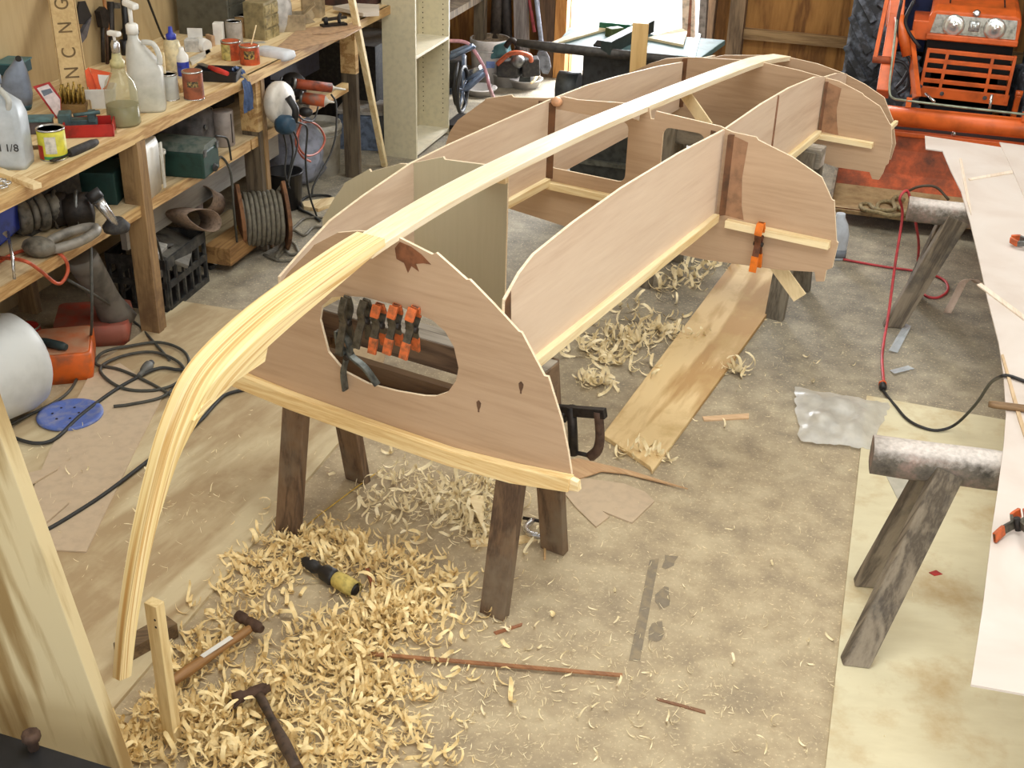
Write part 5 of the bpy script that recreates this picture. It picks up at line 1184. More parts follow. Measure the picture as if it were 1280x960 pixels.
# wooden cable reel
c0 = XP(326, 273, -2.90)
t = thing('cable_reel', 'wooden cable reel wound with grey cable standing by the bench', 'reel', (c0.x, c0.y, 0))
ax_ = Vector((.80, .60, 0)).normalized(); rw = wood((128, 86, 52), (84, 54, 34), (0, 0, 1), 12, .5, .8)
q1 = BZ; q2 = ax_.cross(q1); rr = c0.z
for s_, rsc in ((-.115, 1.0), (.115, .98)):
    m = MB(); pl_ = []
    for k in range(16):
        g = 2*math.pi*k/16; f_ = (1.04, .84, .77, .78, .80, .78, .77, .84)[k % 8]; pl_.append((math.cos(g+.0)*rr*f_*rsc, math.sin(g)*rr*f_*rsc))
    m.prism(pl_, c0+ax_*s_, q1, q2, .02, ez=ax_); m.build('flange', rw, t, bevel=.003)
MB().lathe([(.07, -.1), (.07, .1)], c0, ax_, 16).build('core', rw, t)
cab = paint((112, 106, 92), .7, 0, .12, 40)
pts = []
for lay, r_ in ((0, .62*rr), (1, .70*rr)):
    for k in range(8*16+1):
        g = 2*math.pi*k/16; x_ = -.095+.19*k/(8*16); x_ = x_ if lay == 0 else -x_
        pts.append(c0+ax_*x_+(q1*math.cos(g)+q2*math.sin(g))*(r_+.004*math.sin(k*1.7)))
MB().tube(pts, .0115, 7).build('wound_cable', cab, t)
tag(MB().tube(smooth_path([c0+ax_*.09+q1*.70*rr, c0+ax_*.14+q1*.12-q2*.08, c0+ax_*.16-q1*.1-q2*.1, Z(345, 322, .012), Z(355, 312, .012)], 5), .010, 7).build('loose_end', cab, t), 'loose end of the grey cable')
yl = paint((176, 140, 56), .5, .3, .3, 60)
t = thing('chain', 'yellow-brown chain hanging beside the cable reel', 'chain', XP(300, 290, -3.0))
for k in range(7):
    p = XP(299+(k % 2)*3, 250+k*9, -3.0+.005*(k % 2)); MB().tube([p+Vector((math.cos(g*.785)*.010*(1-(k % 2)), math.cos(g*.785)*.010*(k % 2), math.sin(g*.785)*.02)) for g in range(8)], .004, 6, True).build('link', yl, t)
cord('cable', fl([(330, 318), (350, 326), (372, 322), (368, 305), (352, 298), (366, 288), (380, 294), (392, 284), (410, 284), (408, 274), (385, 272), (372, 280), (355, 300), (362, 318), (385, 312)], .010), .0075, cab, 'loose grey cable loops on the floor beside the reel')
cord('cable', fl([(400, 276), (388, 268), (376, 262), (374, 254), (384, 246), (400, 244), (414, 246), (418, 254)], .010), .0075, cb_m, 'black cable looped round the pale scrap by the bench')
tag(MB().sheet([Z(378, 256, .0), Z(404, 252, .0), Z(418, 250, .0), Z(416, 258, .0), Z(398, 265, .0), Z(380, 262, .0)], .02).build('board_offcut', bench_y), 'pale board offcut on the floor ringed by a black cable', 'offcut')
b_ = Z(358, 258, 0)
t = thing('bucket', 'small black bucket beyond the cable reel', 'bucket', b_)
MB().lathe([(.085, 0), (.10, .20), (.104, .20), (.104, .21), (.094, .21), (.08, .02), (0, .02)], b_, n=24).build('body', paint((38, 38, 42), .5, 0, .15), t)
b_ = Z(400, 214, 0)
t = thing('bucket', 'dirty white bucket on the floor under the far shelf', 'bucket', b_)
MB().lathe([(.12, 0), (.135, .27), (.145, .275), (.145, .29), (.138, .29), (.138, .31), (.132, .31), (.12, .02), (0, .02)], b_, n=28).build('body', paint((210, 206, 196), .6, 0, .15, 10, (160, 152, 136)), t)
for z in (.24, .265): MB().lathe([(.142, z), (.142, z+.01)], b_, n=28).build('rib', paint((176, 172, 160), .6, 0, .2, 10), t)
b_ = Z(372, 226, 0)+Vector((-.06, .05, 0))
t = thing('plastic_sack', 'blue-grey plastic sack slumped under the far shelf', 'bag', b_)
rnd = random.Random(9)
MB().loft([[b_+Vector((math.cos(k*.52)*r_*(1+rnd.uniform(-.18, .18)), math.sin(k*.52)*r_*(1+rnd.uniform(-.18, .18)), z)) for k in range(12)] for r_, z in ((.16, 0), (.22, .06), (.23, .16), (.20, .27), (.13, .36), (.05, .42))]).build('sack', paint((166, 172, 192), .35, 0, .2, 14), t)

for px, lab in (([(352, 96), (347, 120), (350, 150), (358, 185), (356, 215), (362, 236)], 'thin black cable hanging close to the middle bench leg'), ([(398, 132), (392, 150), (380, 150), (372, 146), (364, 156), (372, 178), (366, 205), (360, 228)], 'tangled thin cable hanging in front of the blue-grey sack'), ([(289, 200), (286, 180), (282, 172), (270, 170)], 'short black cord end by the middle bench leg')):
    cord('cable', [XP(a, c_, bx+.02+.008*i) for i, (a, c_) in enumerate(px)], .005, cb_m, lab)
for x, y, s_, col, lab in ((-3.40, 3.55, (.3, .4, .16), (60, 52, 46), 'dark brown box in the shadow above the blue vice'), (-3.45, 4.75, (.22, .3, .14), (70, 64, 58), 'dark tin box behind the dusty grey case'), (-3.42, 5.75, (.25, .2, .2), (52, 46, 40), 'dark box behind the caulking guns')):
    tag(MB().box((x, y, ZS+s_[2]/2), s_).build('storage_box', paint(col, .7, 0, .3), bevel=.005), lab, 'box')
rnd = random.Random(21)
dcol = ((120, 96, 66), (150, 140, 126), (90, 84, 78), (176, 150, 108), (110, 60, 44))
names = ('small dark offcut near the yellow tin on the bench', 'tiny pale offcut behind the yellow tin on the bench', 'small grey offcut in front of the drill bits', 'tan sliver between the red tray and the glass jug', 'reddish chip in front of the white tub')
for i, (a, c_) in enumerate(((45, 186), (52, 176), (104, 152), (140, 168), (118, 142))):
    tag(MB().box(Z(a, c_, ZB)+BZ*.006, (.04, .02, .012), rnd.uniform(0, 3)).build('wood_chip', paint(dcol[i], .7)), names[i], 'offcut')
# ------------------------------------------------------------------ weathered sawhorses on the right and the white plywood on them
ZT = .60
def rail_horse(label, zt, e1, e2, legs, lw, rail_w, rail_h, frost):
    a, c_ = Z(e1[0], e1[1], zt), Z(e2[0], e2[1], zt); d = (c_-a); d.z = 0; d.normalize(); sd = BZ.cross(d)
    c_ = a+d*1.05; t = thing('sawhorse', label, 'sawhorse', (a+c_)/2*1.0-BZ*zt)
    q = []
    n_ = 10; rnd = random.Random(int(e1[0])); m = MB(); rings = []
    for i in range(n_+1):
        p = a+d*1.05*i/n_; ring = []
        for k in range(12):
            g = 2*math.pi*k/12; cs, sn = math.cos(g), math.sin(g)
            x = math.copysign(abs(cs)**.55, cs)*rail_w/2; z = math.copysign(abs(sn)**.55, sn)*rail_h/2
            ring.append(p+sd*(x+rnd.uniform(-.003, .003))+BZ*(z-rail_h/2+rnd.uniform(-.003, .003)))
        rings.append(ring)
    m.loft(rings); m.build('rail', frost, t)
    for (top, foot, lab) in legs:
        p1 = a+d*top[0]+sd*top[1]+BZ*(-rail_h*.55); p0 = Z(foot[0], foot[1], .012 if foot[2] else 0)
        dd = (p1-p0).normalized(); m = MB().bar(p0-dd*.03, p1, lw, .045, up=(.25, -1, .3))
        for v in m.v: v.z = max(v.z, .0125 if foot[2] else .001)
        h = m.build('leg', grey_z, t, bevel=.005)
    for s_ in (-1, 1):
        f0 = a+d*1.35+sd*s_*.22; f0.z = .012 if legs[0][1][2] else 0
        MB().bar(f0, a+d*.92+sd*s_*.03-BZ*rail_h*.5, lw, .045, up=(.25, -1, .3)).build('leg', grey_z, t, bevel=.005)
    return t
def frost_mat():
    m, t, b = newmat('weathered rail'); co = objco(t)
    geo = t.nodes.new('ShaderNodeNewGeometry'); sep = t.nodes.new('ShaderNodeSeparateXYZ'); link(t, geo.outputs['Normal'], sep.inputs[0])
    n = noise(t, co, 13, 6, .7)
    base = ramp(t, [(.3, (66, 62, 56)), (.5, (112, 104, 94)), (.66, (150, 126, 116)), (.78, (158, 150, 140))], n)
    f = t.nodes.new('ShaderNodeMath'); f.operation = 'MULTIPLY_ADD'; link(t, sep.outputs[2], f.inputs[0]); f.inputs[1].default_value = .9
    n2 = noise(t, co, 60, 3, .6); g = t.nodes.new('ShaderNodeMath'); g.operation = 'SUBTRACT'; link(t, n2, g.inputs[0]); g.inputs[1].default_value = .62
    link(t, g.outputs[0], f.inputs[2]); f.use_clamp = True
    link(t, mixc(t, f.outputs[0], base, (226, 216, 208)), b.inputs['Base Color']); b.inputs['Roughness'].default_value = .9
    bump(t, b, n2, .5, .006); return m
fm = frost_mat()
rail_horse('weathered grey sawhorse with a plaster-dusted rail on the yellow plywood', ZT, (1093, 549), (1225, 566), [((.22, -.035), (1072, 826, 1), ''), ((.20, .04), (1086, 731, 1), '')], .085, .105, .105, fm)
rail_horse('weathered grey sawhorse with a plaster-dusted rail in front of the red bucket', ZT, (1137, 248), (1205, 256), [((.22, -.035), (1118, 408, 0), ''), ((.20, .04), (1140, 372, 0), '')], .095, .105, .10, fm)
zs = ZT+.002
def white_ply(n):
    m, t, b = newmat('pale plywood'); co = objco(t)
    nn_ = noise(t, co, 2.2, 5, .55, .5); col = ramp(t, [(.3, (202, 186, 174)), (.5, (214, 202, 192)), (.7, (222, 213, 205))], nn_)
    link(t, col, b.inputs['Base Color']); b.inputs['Roughness'].default_value = .6; return m
wp = white_ply(0)
out = [(1156, 171), (1157, 187), (1178, 190), (1188, 214), (1201, 240), (1212, 278), (1222, 320), (1234, 375), (1248, 430), (1254, 470), (1257, 520), (1254, 560), (1248, 605), (1240, 660), (1228, 760), (1213, 858)]
pts = [Z(a, c_, zs) for a, c_ in out]
e_ = Z(1280, 870, zs); dirn = (e_-pts[-1]).normalized()
pts += [pts[-1]+dirn*.52, pts[0]+Vector((.75, -.12, 0))]
tag(MB().sheet(pts, .006).build('plywood_sheet', wp), 'pale plywood boat panel with a stepped top corner lying across the right sawhorses', 'plywood panel')
q = [Z(a, c_, zs+.0065) for a, c_ in ((1249, 179), (1262, 206), (1276, 238), (1283, 255))]
dl = (q[-1]-q[-2]).normalized()
q += [q[-1]+dl*1.2, q[-1]+dl*1.2+Vector((.35, 0, 0)), q[0]+Vector((.55, -.06, 0))]
tag(MB().sheet(q, .006).build('plywood_sheet', wp), 'second pale plywood panel lying on top of the stepped one', 'plywood panel')
strip = wood((240, 226, 208), (214, 192, 168), (0, 1, 0), 12, .3)
def sstrip(px, lab, th=.005, z=zs+.0065, mat=None):
    tag(MB().sheet([Z(a, c_, z) for a, c_ in px], th).build('wood_strip', mat or strip), lab, 'strip')
sstrip([(1199, 199), (1202, 199), (1213, 258), (1214, 270), (1208, 250)], 'thin tapering strip on the stepped panel near the far rail')
sstrip([(1210, 224), (1212, 226), (1266, 217), (1265, 214)], 'thin straight stick across the stepped panel')
sstrip([(1221, 357), (1226, 355), (1284, 398), (1284, 404)], 'long pale strip sticking out over the edge of the stepped panel')
sstrip([(1251, 445), (1254, 444), (1276, 520), (1284, 545), (1284, 560), (1272, 524)], 'thin tan strip beside the wooden handle on the panel', mat=wood((214, 186, 150), (186, 156, 120), (.2, 1, 0), 12, .3))
m = MB(); cpts = smooth_path([Z(1184, 391, .01), Z(1196, 368, .09), Z(1205, 352, .16), Z(1216, 349, .18), Z(1223, 353, .16)], 4); vs = []
for p in cpts:
    for e in (-.028, .028): vs.append(p+Vector((.5, -.15, .1))*e*1.2)
m.add(vs, [(2*i, 2*i+1, 2*i+3, 2*i+2) for i in range(len(cpts)-1)], True)
h = m.build('veneer_strip', wood((206, 182, 164), (176, 150, 130), (.3, 1, 0), 8, .3)); tag(h, 'curled thin veneer strip standing on the concrete below the panel edge', 'strip')
sm_ = h['_ob'].modifiers.new('thickness', 'SOLIDIFY'); sm_.thickness = .003
a, c_ = Z(1236, 505, zs+.018), Z(1300, 513, zs+.018)
t = thing('wooden_shaft', 'round brown wooden tool handle lying on the pale panel', 'handle', (a+c_)/2-BZ*.015)
MB().tube([a, a.lerp(c_, .1), a.lerp(c_, .7), c_], [.010, .0125, .0125, .0115], 10).build('shaft', wood((150, 120, 84), (106, 78, 50), (1, 0, 0), 16, .5), t)
MB().tube([c_, c_+(c_-a).normalized()*.05], .016, 10).build('ferrule', steel, t)
oc2 = paint((206, 96, 40), .5, 0, .2, 30)
spring_clamp('spring_clamp', 'orange-handled spring clamp lying on the panel, half out of frame at right', Z(1272, 655, zs+.035), (Z(1258, 684, zs)-Z(1274, 645, zs)), BV*.9+BZ*.3, .15, oc2, gunm, None, .7)
spring_clamp('spring_clamp', 'orange and steel spring clamp lying near the far end of the panel', Z(1283, 303, zs+.035), (Z(1290, 306, zs)-Z(1264, 300, zs)), BU*.9+BZ*.3, .15, oc2, steel, None, .7)
# red extension cord and black cord
redc = paint((190, 60, 66), .5, 0, .1, 30)
fa = Z(1133, 242, ZT)
cord('extension_cord', [Z(1054, 324, .012), Z(1075, 328, .008), Z(1110, 334, .008), Z(1140, 338, .008), Z(1165, 343, .008), Z(1182, 352, .008), Z(1184, 364, .008), Z(1172, 372, .008), Z(1158, 370, .008), Z(1150, 360, .008), Z(1147, 335, .10), Z(1148, 300, .30), fa+Vector((.03, .06, -.06)), fa+Vector((.0, .03, .004)), fa+Vector((-.025, -.02, -.02)), Z(1128, 270, .48), Z(1119, 330, .28), Z(1111, 390, .10), Z(1103, 440, .012), Z(1104, 470, .010), Z(1105, 480, .014)], .0065, redc, 'red extension cord draped over the far weathered rail')
p = Z(1103.5, 482, .016); t = thing('plug', 'orange and black cord connector on the floor by the yellow plywood', 'plug', p-BZ*.016)
MB().lathe([(.010, -.03), (.015, -.02), (.016, .02), (.010, .03)], p, (.1, -1, 0), 12).build('body', black, t)
MB().lathe([(.0165, -.02), (.0165, -.008)], p, (.1, -1, 0), 12).build('collar', orange, t)
cord('cord', [Z(1104, 488, .012), Z(1110, 496, .012), Z(1120, 508, .018), Z(1133, 523, .02), Z(1150, 533, .02), Z(1172, 538, .02), Z(1195, 530, .05), Z(1220, 505, .24), Z(1237, 480, .45), Z(1250, 471, .60), Z(1262, 470, .615), Z(1290, 480, .615)], .006, black, 'black cord running up from the red cord onto the pale panel')
# white bucket at the sheer of the middle bulkhead
b_ = Z(1044, 321, 0)
t = thing('milk_bottle', 'white plastic bottle standing on the concrete beyond the middle bulkhead', 'bottle', b_)
loftbox(b_, [(.075, .11, .02, 0, (0, 0)), (.085, .12, .022, .012, (0, 0)), (.085, .12, .022, .14, (0, 0)), (.07, .10, .03, .19, (0, 0)), (.05, .05, .024, .215, (.0, .02)), (.045, .045, .02, .235, (0, .02))], .3).build('body', paint((206, 214, 224), .5, 0, .06, 14), t)
tag(loftbox(b_, [(.0865, .1215, .022, .016, (0, 0)), (.0865, .1215, .022, .06, (0, 0))], .3).build('grey_base_band', paint((128, 136, 146), .6), t), 'grey band near the base')
# ------------------------------------------------------------------ orange tractor with a front loader
tr = thing('tractor', 'orange tractor with a front loader parked at the back right', 'tractor', (.5, 8.6, 0))
ot = paint((224, 104, 42), .4, .05, .1, 8); od = paint((178, 86, 48), .7, .05, .3, 9, (116, 62, 42)); rub = paint((52, 54, 58), .85, 0, .25, 20, (110, 118, 132)); dk = paint((24, 26, 34), .6)
yg = 8.2
P = lambda a, c_, y=yg: YP(a, c_, y)
# hood
hl, hr = P(1165, 14), P(1277, 22); zt_ = P(1220, 15).z
def hood_ring(y, x0, x1, z0, z1, r=.04):
    return [Vector((x0, y, z0)), Vector((x1, y, z0)), Vector((x1, y, z1-r)), Vector((x1-r*.3, y, z1-r*.3)), Vector((x1-r, y, z1)), Vector((x0+r, y, z1)), Vector((x0+r*.3, y, z1-r*.3)), Vector((x0, y, z1-r))]
hx0, hx1 = .225, .765
MB().loft([hood_ring(8.20, hx0, hx1, .775, .955), hood_ring(8.26, hx0+.005, hx1-.005, .775, .985), hood_ring(8.7, hx0+.02, hx1-.02, .775, 1.04), hood_ring(9.3, hx0+.03, hx1-.03, .775, 1.09)], False).build('hood', ot, tr, bevel=.008)
for e in (.12, .44): MB().bar((hx0+e-.01, 8.28, .993), (hx0+e, 9.2, 1.088), .008, .004).build('hood_crease', dk, tr)
hlm = paint((206, 210, 206), .12, .6, .15, 40)
MB().prism([(hx0+.02, .822), (hx1-.02, .822), (hx1-.03, .935), (hx0+.04, .935)], (0, 8.205, 0), (1, 0, 0), (0, 0, 1), .012, ez=(0, -1, 0)).build('headlight_panel', hlm, tr)
for x in (hx0+.15, hx1-.15):
    MB().lathe([(.062, 0), (.066, .006), (.05, .010), (.02, .004), (.012, .014), (0, .015)], (x, 8.193, .878), (0, -1, 0), 24).build('headlight', paint((232, 236, 232), .08, .7, .05), tr)
MB().lathe([(.045, 0), (.036, .008), (.018, .004), (.008, .01)], ((hx0+hx1)/2, 8.193, .880), (0, -1, 0), 4).build('centre_lamp', hlm, tr)
MB().lathe([(.022, 0), (.022, .008), (.012, .012)], ((hx0+hx1)/2+.0, 8.195, .958), (0, -.8, .6), 16).build('badge', bright, tr)
MB().box(((hx0+hx1)/2, 8.195, .800), (hx1-hx0, .03, .036)).build('hood_lip', ot, tr, bevel=.006)
MB().box(((hx0+hx1)/2, 8.5, .58), (hx1-hx0-.03, .5, .40)).build('radiator', paint((20, 20, 20), .8), tr)
# brush guard
x0, x1 = .25, .765
for k, z in enumerate((.728, .668, .608, .545)):
    MB().bar((x0, 8.13, z), (x1, 8.13, z-.004), .02, .026).build('guard_bar', ot, tr, bevel=.003)
MB().bar((x0-.01, 8.125, .475), (x1+.01, 8.125, .47), .024, .065).build('guard_plate', ot, tr, bevel=.003)
for x in (x0+.005, x0+.12, x1-.13, x1-.005): MB().bar((x, 8.125, .74), (x+(-.008 if x < .5 else -.004), 8.12, .46), .018, .016 if .3 < x < .7 else .03).build('guard_upright', ot, tr)
for x in (x0+.13, x1-.13): MB().lathe([(.013, 0), (.013, .006)], (x, 8.112, .475), (0, -1, 0), 10).build('bolt', steel, tr)
for x in (x0-.045, x1+.055):
    MB().bar((x, 8.06, .53), (x, 8.10, .36), .03, .06).build('guard_bracket', ot, tr, bevel=.004)
    MB().lathe([(.02, -.02), (.02, .02)], (x, 8.05, .535), (1, 0, 0), 12).build('pivot', ot, tr)
# loader arms, cross tube, links
ya = 7.62
a1, a2 = P(1124, -60, 7.9), P(1101, 122, 7.55)
for dx in (0, .98):
    o_ = Vector((dx, 0, 0))
    m = MB().bar(P(1129, -90, 8.2)+o_, P(1118, 30, 7.85)+o_, .085, .12); m.build('loader_arm', ot, tr, bevel=.006)
    MB().bar(P(1119, 22, 7.86)+o_, P(1103, 118, 7.55)+o_, .075, .11).build('loader_arm_lower', ot, tr, bevel=.006)
    MB().bar(P(1113, -20, 7.75)+o_, P(1094, 72, 7.62)+o_, .022, .03).build('link_rod', ot, tr)
    MB().tube([P(1095, 74, 7.62)+o_-Vector((.02, 0, 0)), P(1095, 74, 7.62)+o_+Vector((.09, 0, 0))], .022, 12).build('pin', od, tr)
    MB().bar(P(1137, 40, 7.8)+o_, P(1146, 122, 7.62)+o_, .03, .05).build('inner_strut', ot, tr)
    MB().tube([P(1124, 20, 7.75)+o_, P(1134, 70, 7.7)+o_], .03, 12).build('cylinder', ot, tr)
MB().tube([P(1098, 143, 7.4), P(1400, 172, 7.4)], .058, 18).build('cross_tube', ot, tr)
tb = paint((150, 156, 136), .4, .4, .1)
MB().tube(smooth_path([P(1121, 25, 7.7), P(1117, 60, 7.6), P(1113, 95, 7.5), P(1112, 115, 7.45), P(1117, 123, 7.42), P(1135, 126, 7.36), P(1200, 134, 7.36), P(1290, 144, 7.36)], 4), .007, 8).build('steel_pipe', tb, tr)
for a, c_ in ((1136, 128), (1281, 146)): MB().box(P(a, c_, 7.38), (.03, .05, .045)).build('pipe_bracket', ot, tr)
MB().tube([P(1157, 117, 7.5), P(1168, 127, 7.4)], .008, 8).build('lever', bright, tr); MB().tube([P(1240, 118, 7.4), P(1237, 136, 7.38)], .008, 8).build('lever', bright, tr)
hose = paint((34, 34, 38), .5)
for px in ([(1127, 0), (1122, 30), (1128, 60), (1138, 78), (1130, 98), (1120, 110)], [(1115, 76), (1128, 78), (1136, 90), (1134, 108), (1122, 118)], [(1143, 0), (1132, 24), (1136, 40), (1150, 60)]):
    MB().tube(smooth_path([P(a, c_, 7.72) for a, c_ in px], 4), .010, 8).build('hydraulic_hose', hose, tr)
# axle, engine block, wheels
MB().box((.5, 8.75, .42), (.42, 1.0, .35)).build('engine_block', dk, tr, bevel=.01)
MB().bar((-.10, 8.55, .34), (1.1, 8.55, .34), .10, .10).build('front_axle', dk, tr)
MB().box((.19, 8.35, .83), (.10, .3, .12)).build('side_tank', ot, tr, bevel=.008)
MB().box((.12, 9.0, 1.0), (.5, .2, .9)).build('dash_panel', paint((34, 44, 84), .6, 0, .2), tr)
def wheel(c, r, w_, n_lug, ang=0):
    c = Vector(c); ax_ = Vector((math.cos(ang), math.sin(ang), 0)); fw_ = Vector((-ax_.y, ax_.x, 0))
    h = MB().lathe([(r*.55, -w_*.42), (r*.62, -w_*.5), (r*.86, -w_*.5), (r*.94, -w_*.42), (r*.955, 0), (r*.94, w_*.42), (r*.86, w_*.5), (r*.62, w_*.5), (r*.55, w_*.42)], c, ax_, 36).build('tyre', rub, tr)
    m = MB()
    for k in range(n_lug):
        for s_ in (-1, 1):
            g0 = 2*math.pi*(k+(.5 if s_ > 0 else 0))/n_lug; g1 = g0+.26*28/n_lug
            pt = lambda g, x, rr: c+ax_*x+(BZ*math.cos(g)+fw_*math.sin(g))*rr
            m.bar(pt(g0, s_*w_*.03, r*.965), pt(g1, s_*w_*.49, r*.945), w_*.13, r*.08, up=(BZ*math.cos(g0)+fw_*math.sin(g0)))
    tag(m.build('tread_lugs', rub, h), None)
    MB().lathe([(.02, -.05), (r*.2, -.04), (r*.5, -.02), (r*.56, -w_*.4), (r*.58, -w_*.4), (r*.55, 0), (r*.55, .04), (.02, .04)], c, ax_, 28).build('rim', ot, tr)
for s_ in (-1, 1): wheel((.50+s_*.59, 9.0, .62) if s_ > 0 else (-.09, 9.0, .62), .62, .32, 20)
wheel((.11, 8.32, .33), .33, .20, 16, .15); wheel((.92, 8.32, .33), .33, .20, 16, .15)
# bucket
bxl, bxr = -.16, 1.45
prof = [(6.83, .10), (7.12, .075), (7.26, .10), (7.34, .17), (7.39, .30), (7.40, .39)]
m = MB(); vs = []
for y, z in prof: vs += [Vector((bxl, y, z)), Vector((bxr, y, z))]
for y, z in prof[::-1]: vs += [Vector((bxl, y+.022, z-.022)), Vector((bxr, y+.022, z-.022))]
n_ = len(vs)//2
m.add(vs, [(2*i, 2*i+1, (2*i+3) % (2*n_), (2*i+2) % (2*n_)) for i in range(n_)] + [tuple(2*i for i in range(n_)), tuple(2*i+1 for i in range(n_))])
def bucket_mat():
    m, t, b = newmat('worn bucket'); co = objco(t)
    n1 = noise(t, co, 5, 6, .7); n2 = noise(t, co, 16, 5, .7)
    rust = ramp(t, [(.34, (92, 54, 40)), (.5, (150, 74, 44)), (.62, (196, 92, 52)), (.8, (126, 86, 62))], n1)
    dust = ramp(t, [(.3, (140, 112, 78)), (.6, (172, 146, 106))], n2)
    geo = t.nodes.new('ShaderNodeNewGeometry'); sep = t.nodes.new('ShaderNodeSeparateXYZ'); link(t, geo.outputs['Normal'], sep.inputs[0])
    mr = t.nodes.new('ShaderNodeMapRange'); link(t, sep.outputs[2], mr.inputs[0]); mr.inputs[1].default_value = .75; mr.inputs[2].default_value = .98
    link(t, mixc(t, mr.outputs[0], rust, dust), b.inputs['Base Color']); b.inputs['Roughness'].default_value = .8; return m
bm_ = bucket_mat()
bk = m.build('loader_bucket', bm_, tr)
for x in (bxl, bxr):
    MB().prism([(p[0], p[1]-.02) for p in prof], (x-.008, 0, 0), (0, 1, 0), (0, 0, 1), .016, ez=(1, 0, 0)).build('side_plate', paint((150, 136, 120), .6, .3, .25), bk)
MB().bar((bxl, 7.41, .395), (bxr, 7.41, .395), .05, .03).build('top_rail', ot, bk, bevel=.006)
MB().bar((bxl, 6.84, .085), (bxr, 6.84, .085), .06, .02).build('cutting_edge', paint((150, 124, 86), .7, .2, .2), bk)
MB().lathe([(.01, 0), (.014, .02), (.008, .045)], P(1192, 170, 7.41)+Vector((0, 0, -.005)), n=10).build('grease_nipple', bright, bk)
MB().box(((bxl+bxr)/2, 7.5, .25), (bxr-bxl-.4, .1, .3)).build('back_frame', dk, bk)
rope = paint((150, 134, 98), .85, 0, .15, 60)
cord('rope', [Z(a, c_, z) for a, c_, z in ((1170, 262, .11), (1150, 268, .105), (1128, 269, .10), (1110, 268, .10), (1098, 262, .10), (1099, 254, .09), (1112, 252, .10), (1124, 260, .115), (1132, 266, .12), (1115, 270, .125), (1098, 266, .125), (1080, 262, .11), (1076, 256, .10), (1086, 255, .10), (1096, 262, .13), (1118, 262, .14), (1116, 250, .10), (1122, 246, .10), (1130, 250, .10))], .012, rope, 'coiled tan rope lying in the loader bucket')
MB_b = MB().tube(smooth_path([Z(1133, 240, .14), Z(1150, 233, .2), Z(1170, 234, .2), Z(1186, 250, .14)], 4), .008, 7)
tag(MB_b.build('wire', paint((96, 84, 70), .7)), 'thin wire loop standing up in the bucket', 'wire')
# ------------------------------------------------------------------ bookcase and back of the shop
mel = paint((206, 196, 166), .55, 0, .03, 30); mel2 = paint((196, 186, 158), .55, 0, .03, 30)
yb = 7.0
pl0, pl1, pr1 = YP(473, 100, yb), YP(520, 100, yb), YP(563, 100, yb)
t = thing('bookcase', 'tall pale laminate bookcase standing behind the boat frame', 'bookcase', (-2.75, 7.1, 0))
# side panel faces the camera; the shelves run back from it
xa, xb = -2.885, -2.672
ang = math.atan2(.06, .21)
A = Vector((-2.928, 7.03, 0)); Bc = Vector((-2.712, 7.03, 0)); e1 = Vector((1, 0, 0)); W_ = (Bc-A).length
dirb = Vector((0, 1, 0)); HT2 = 2.0; dep = XP(562, 48, -2.712).y-7.03
MB().box(A+e1*W_/2+dirb*.009+BZ*HT2/2, (W_, .018, HT2), math.atan2(e1.y, e1.x)).build('near_side', mel, t, bevel=.001)
MB().box(A+e1*W_/2+dirb*(dep-.009)+BZ*HT2/2, (W_, .018, HT2), math.atan2(e1.y, e1.x)).build('far_side', mel, t, bevel=.001)
MB().box(A+e1*.004+dirb*dep/2+BZ*HT2/2, (.008, dep-.036, HT2), math.atan2(e1.y, e1.x)).build('back_panel', mel2, t)
zsh = YP(520, 73, 7.03).z
for z in (.03, zsh, zsh+.62, 1.98): MB().box(A+e1*(W_/2+.004)+dirb*dep/2+BZ*z, (W_-.01, dep-.036, .018), math.atan2(e1.y, e1.x)).build('shelf', paint((222, 214, 192), .5, 0, .03, 20), t)
hole = paint((70, 62, 50), .8)
pinr = []
for fx in (.18, .82):
    m = MB()
    for k in range(26):
        z = .14+.032*k
        m.lathe([(.0042, 0), (.0042, .0008)], A+e1*W_*fx+dirb*(dep-.0185)+BZ*z, -dirb, 6)
    h = m.build('pin_hole_column', hole, t); tag(h, 'column of small shelf-pin holes', kind='stuff')
tag(MB().bar(Z(481, 208, .0), XP(434, -30, -2.80), .034, .03, up=(0, -1, 0)).build('leaning_stick', wood((240, 222, 178), (214, 184, 128), (-.2, 0, 1), 14, .4), bevel=.002), 'long slim pine stick leaning beside the bookcase', 'stick')
# pale case behind the leaning stick
t, b_ = cbox('tool_case', 'grey-blue case on the floor between the bench end and the leaning stick', 'case', 456, 178, 0, (.26, .34, .22), .2, paint((112, 126, 150), .5, 0, .2))
MB().box(b_+BZ*.235, (.30, .30, .02), .2).build('cover', paint((190, 184, 176), .6), t)
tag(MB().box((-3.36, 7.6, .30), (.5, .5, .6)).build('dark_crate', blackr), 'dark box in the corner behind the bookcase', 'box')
t = thing('rear_shelf', 'rough wooden shelf in the far left corner', 'shelf', (-3.2, 8.6, 0))
MB().box((-3.3, 8.5, .62), (.7, 1.3, .05)).build('shelf_board', post_grey, t)
for x, y in ((-2.98, 7.95), (-2.98, 9.1)): MB().box((x, y, .31 if y > 8.5 else .55), (.08, .08, .62 if y > 8.5 else 1.1)).build('post', post_grey, t)
for i, (x, y, c, s_, lab) in enumerate(((-3.28, 8.05, (176, 172, 190), (.24, .2, .2), 'pale blue box on the rough rear shelf'), (-3.25, 8.45, (190, 180, 160), (.28, .2, .16), 'dusty cream box on the rough rear shelf'), (-3.28, 8.85, (92, 86, 82), (.3, .3, .22), 'dark box on the rough rear shelf'))):
    tag(MB().box((x, y, .645+s_[2]/2), s_, .2*i).build('storage_box', paint(c, .6, 0, .2, 12), bevel=.006), lab, 'box')
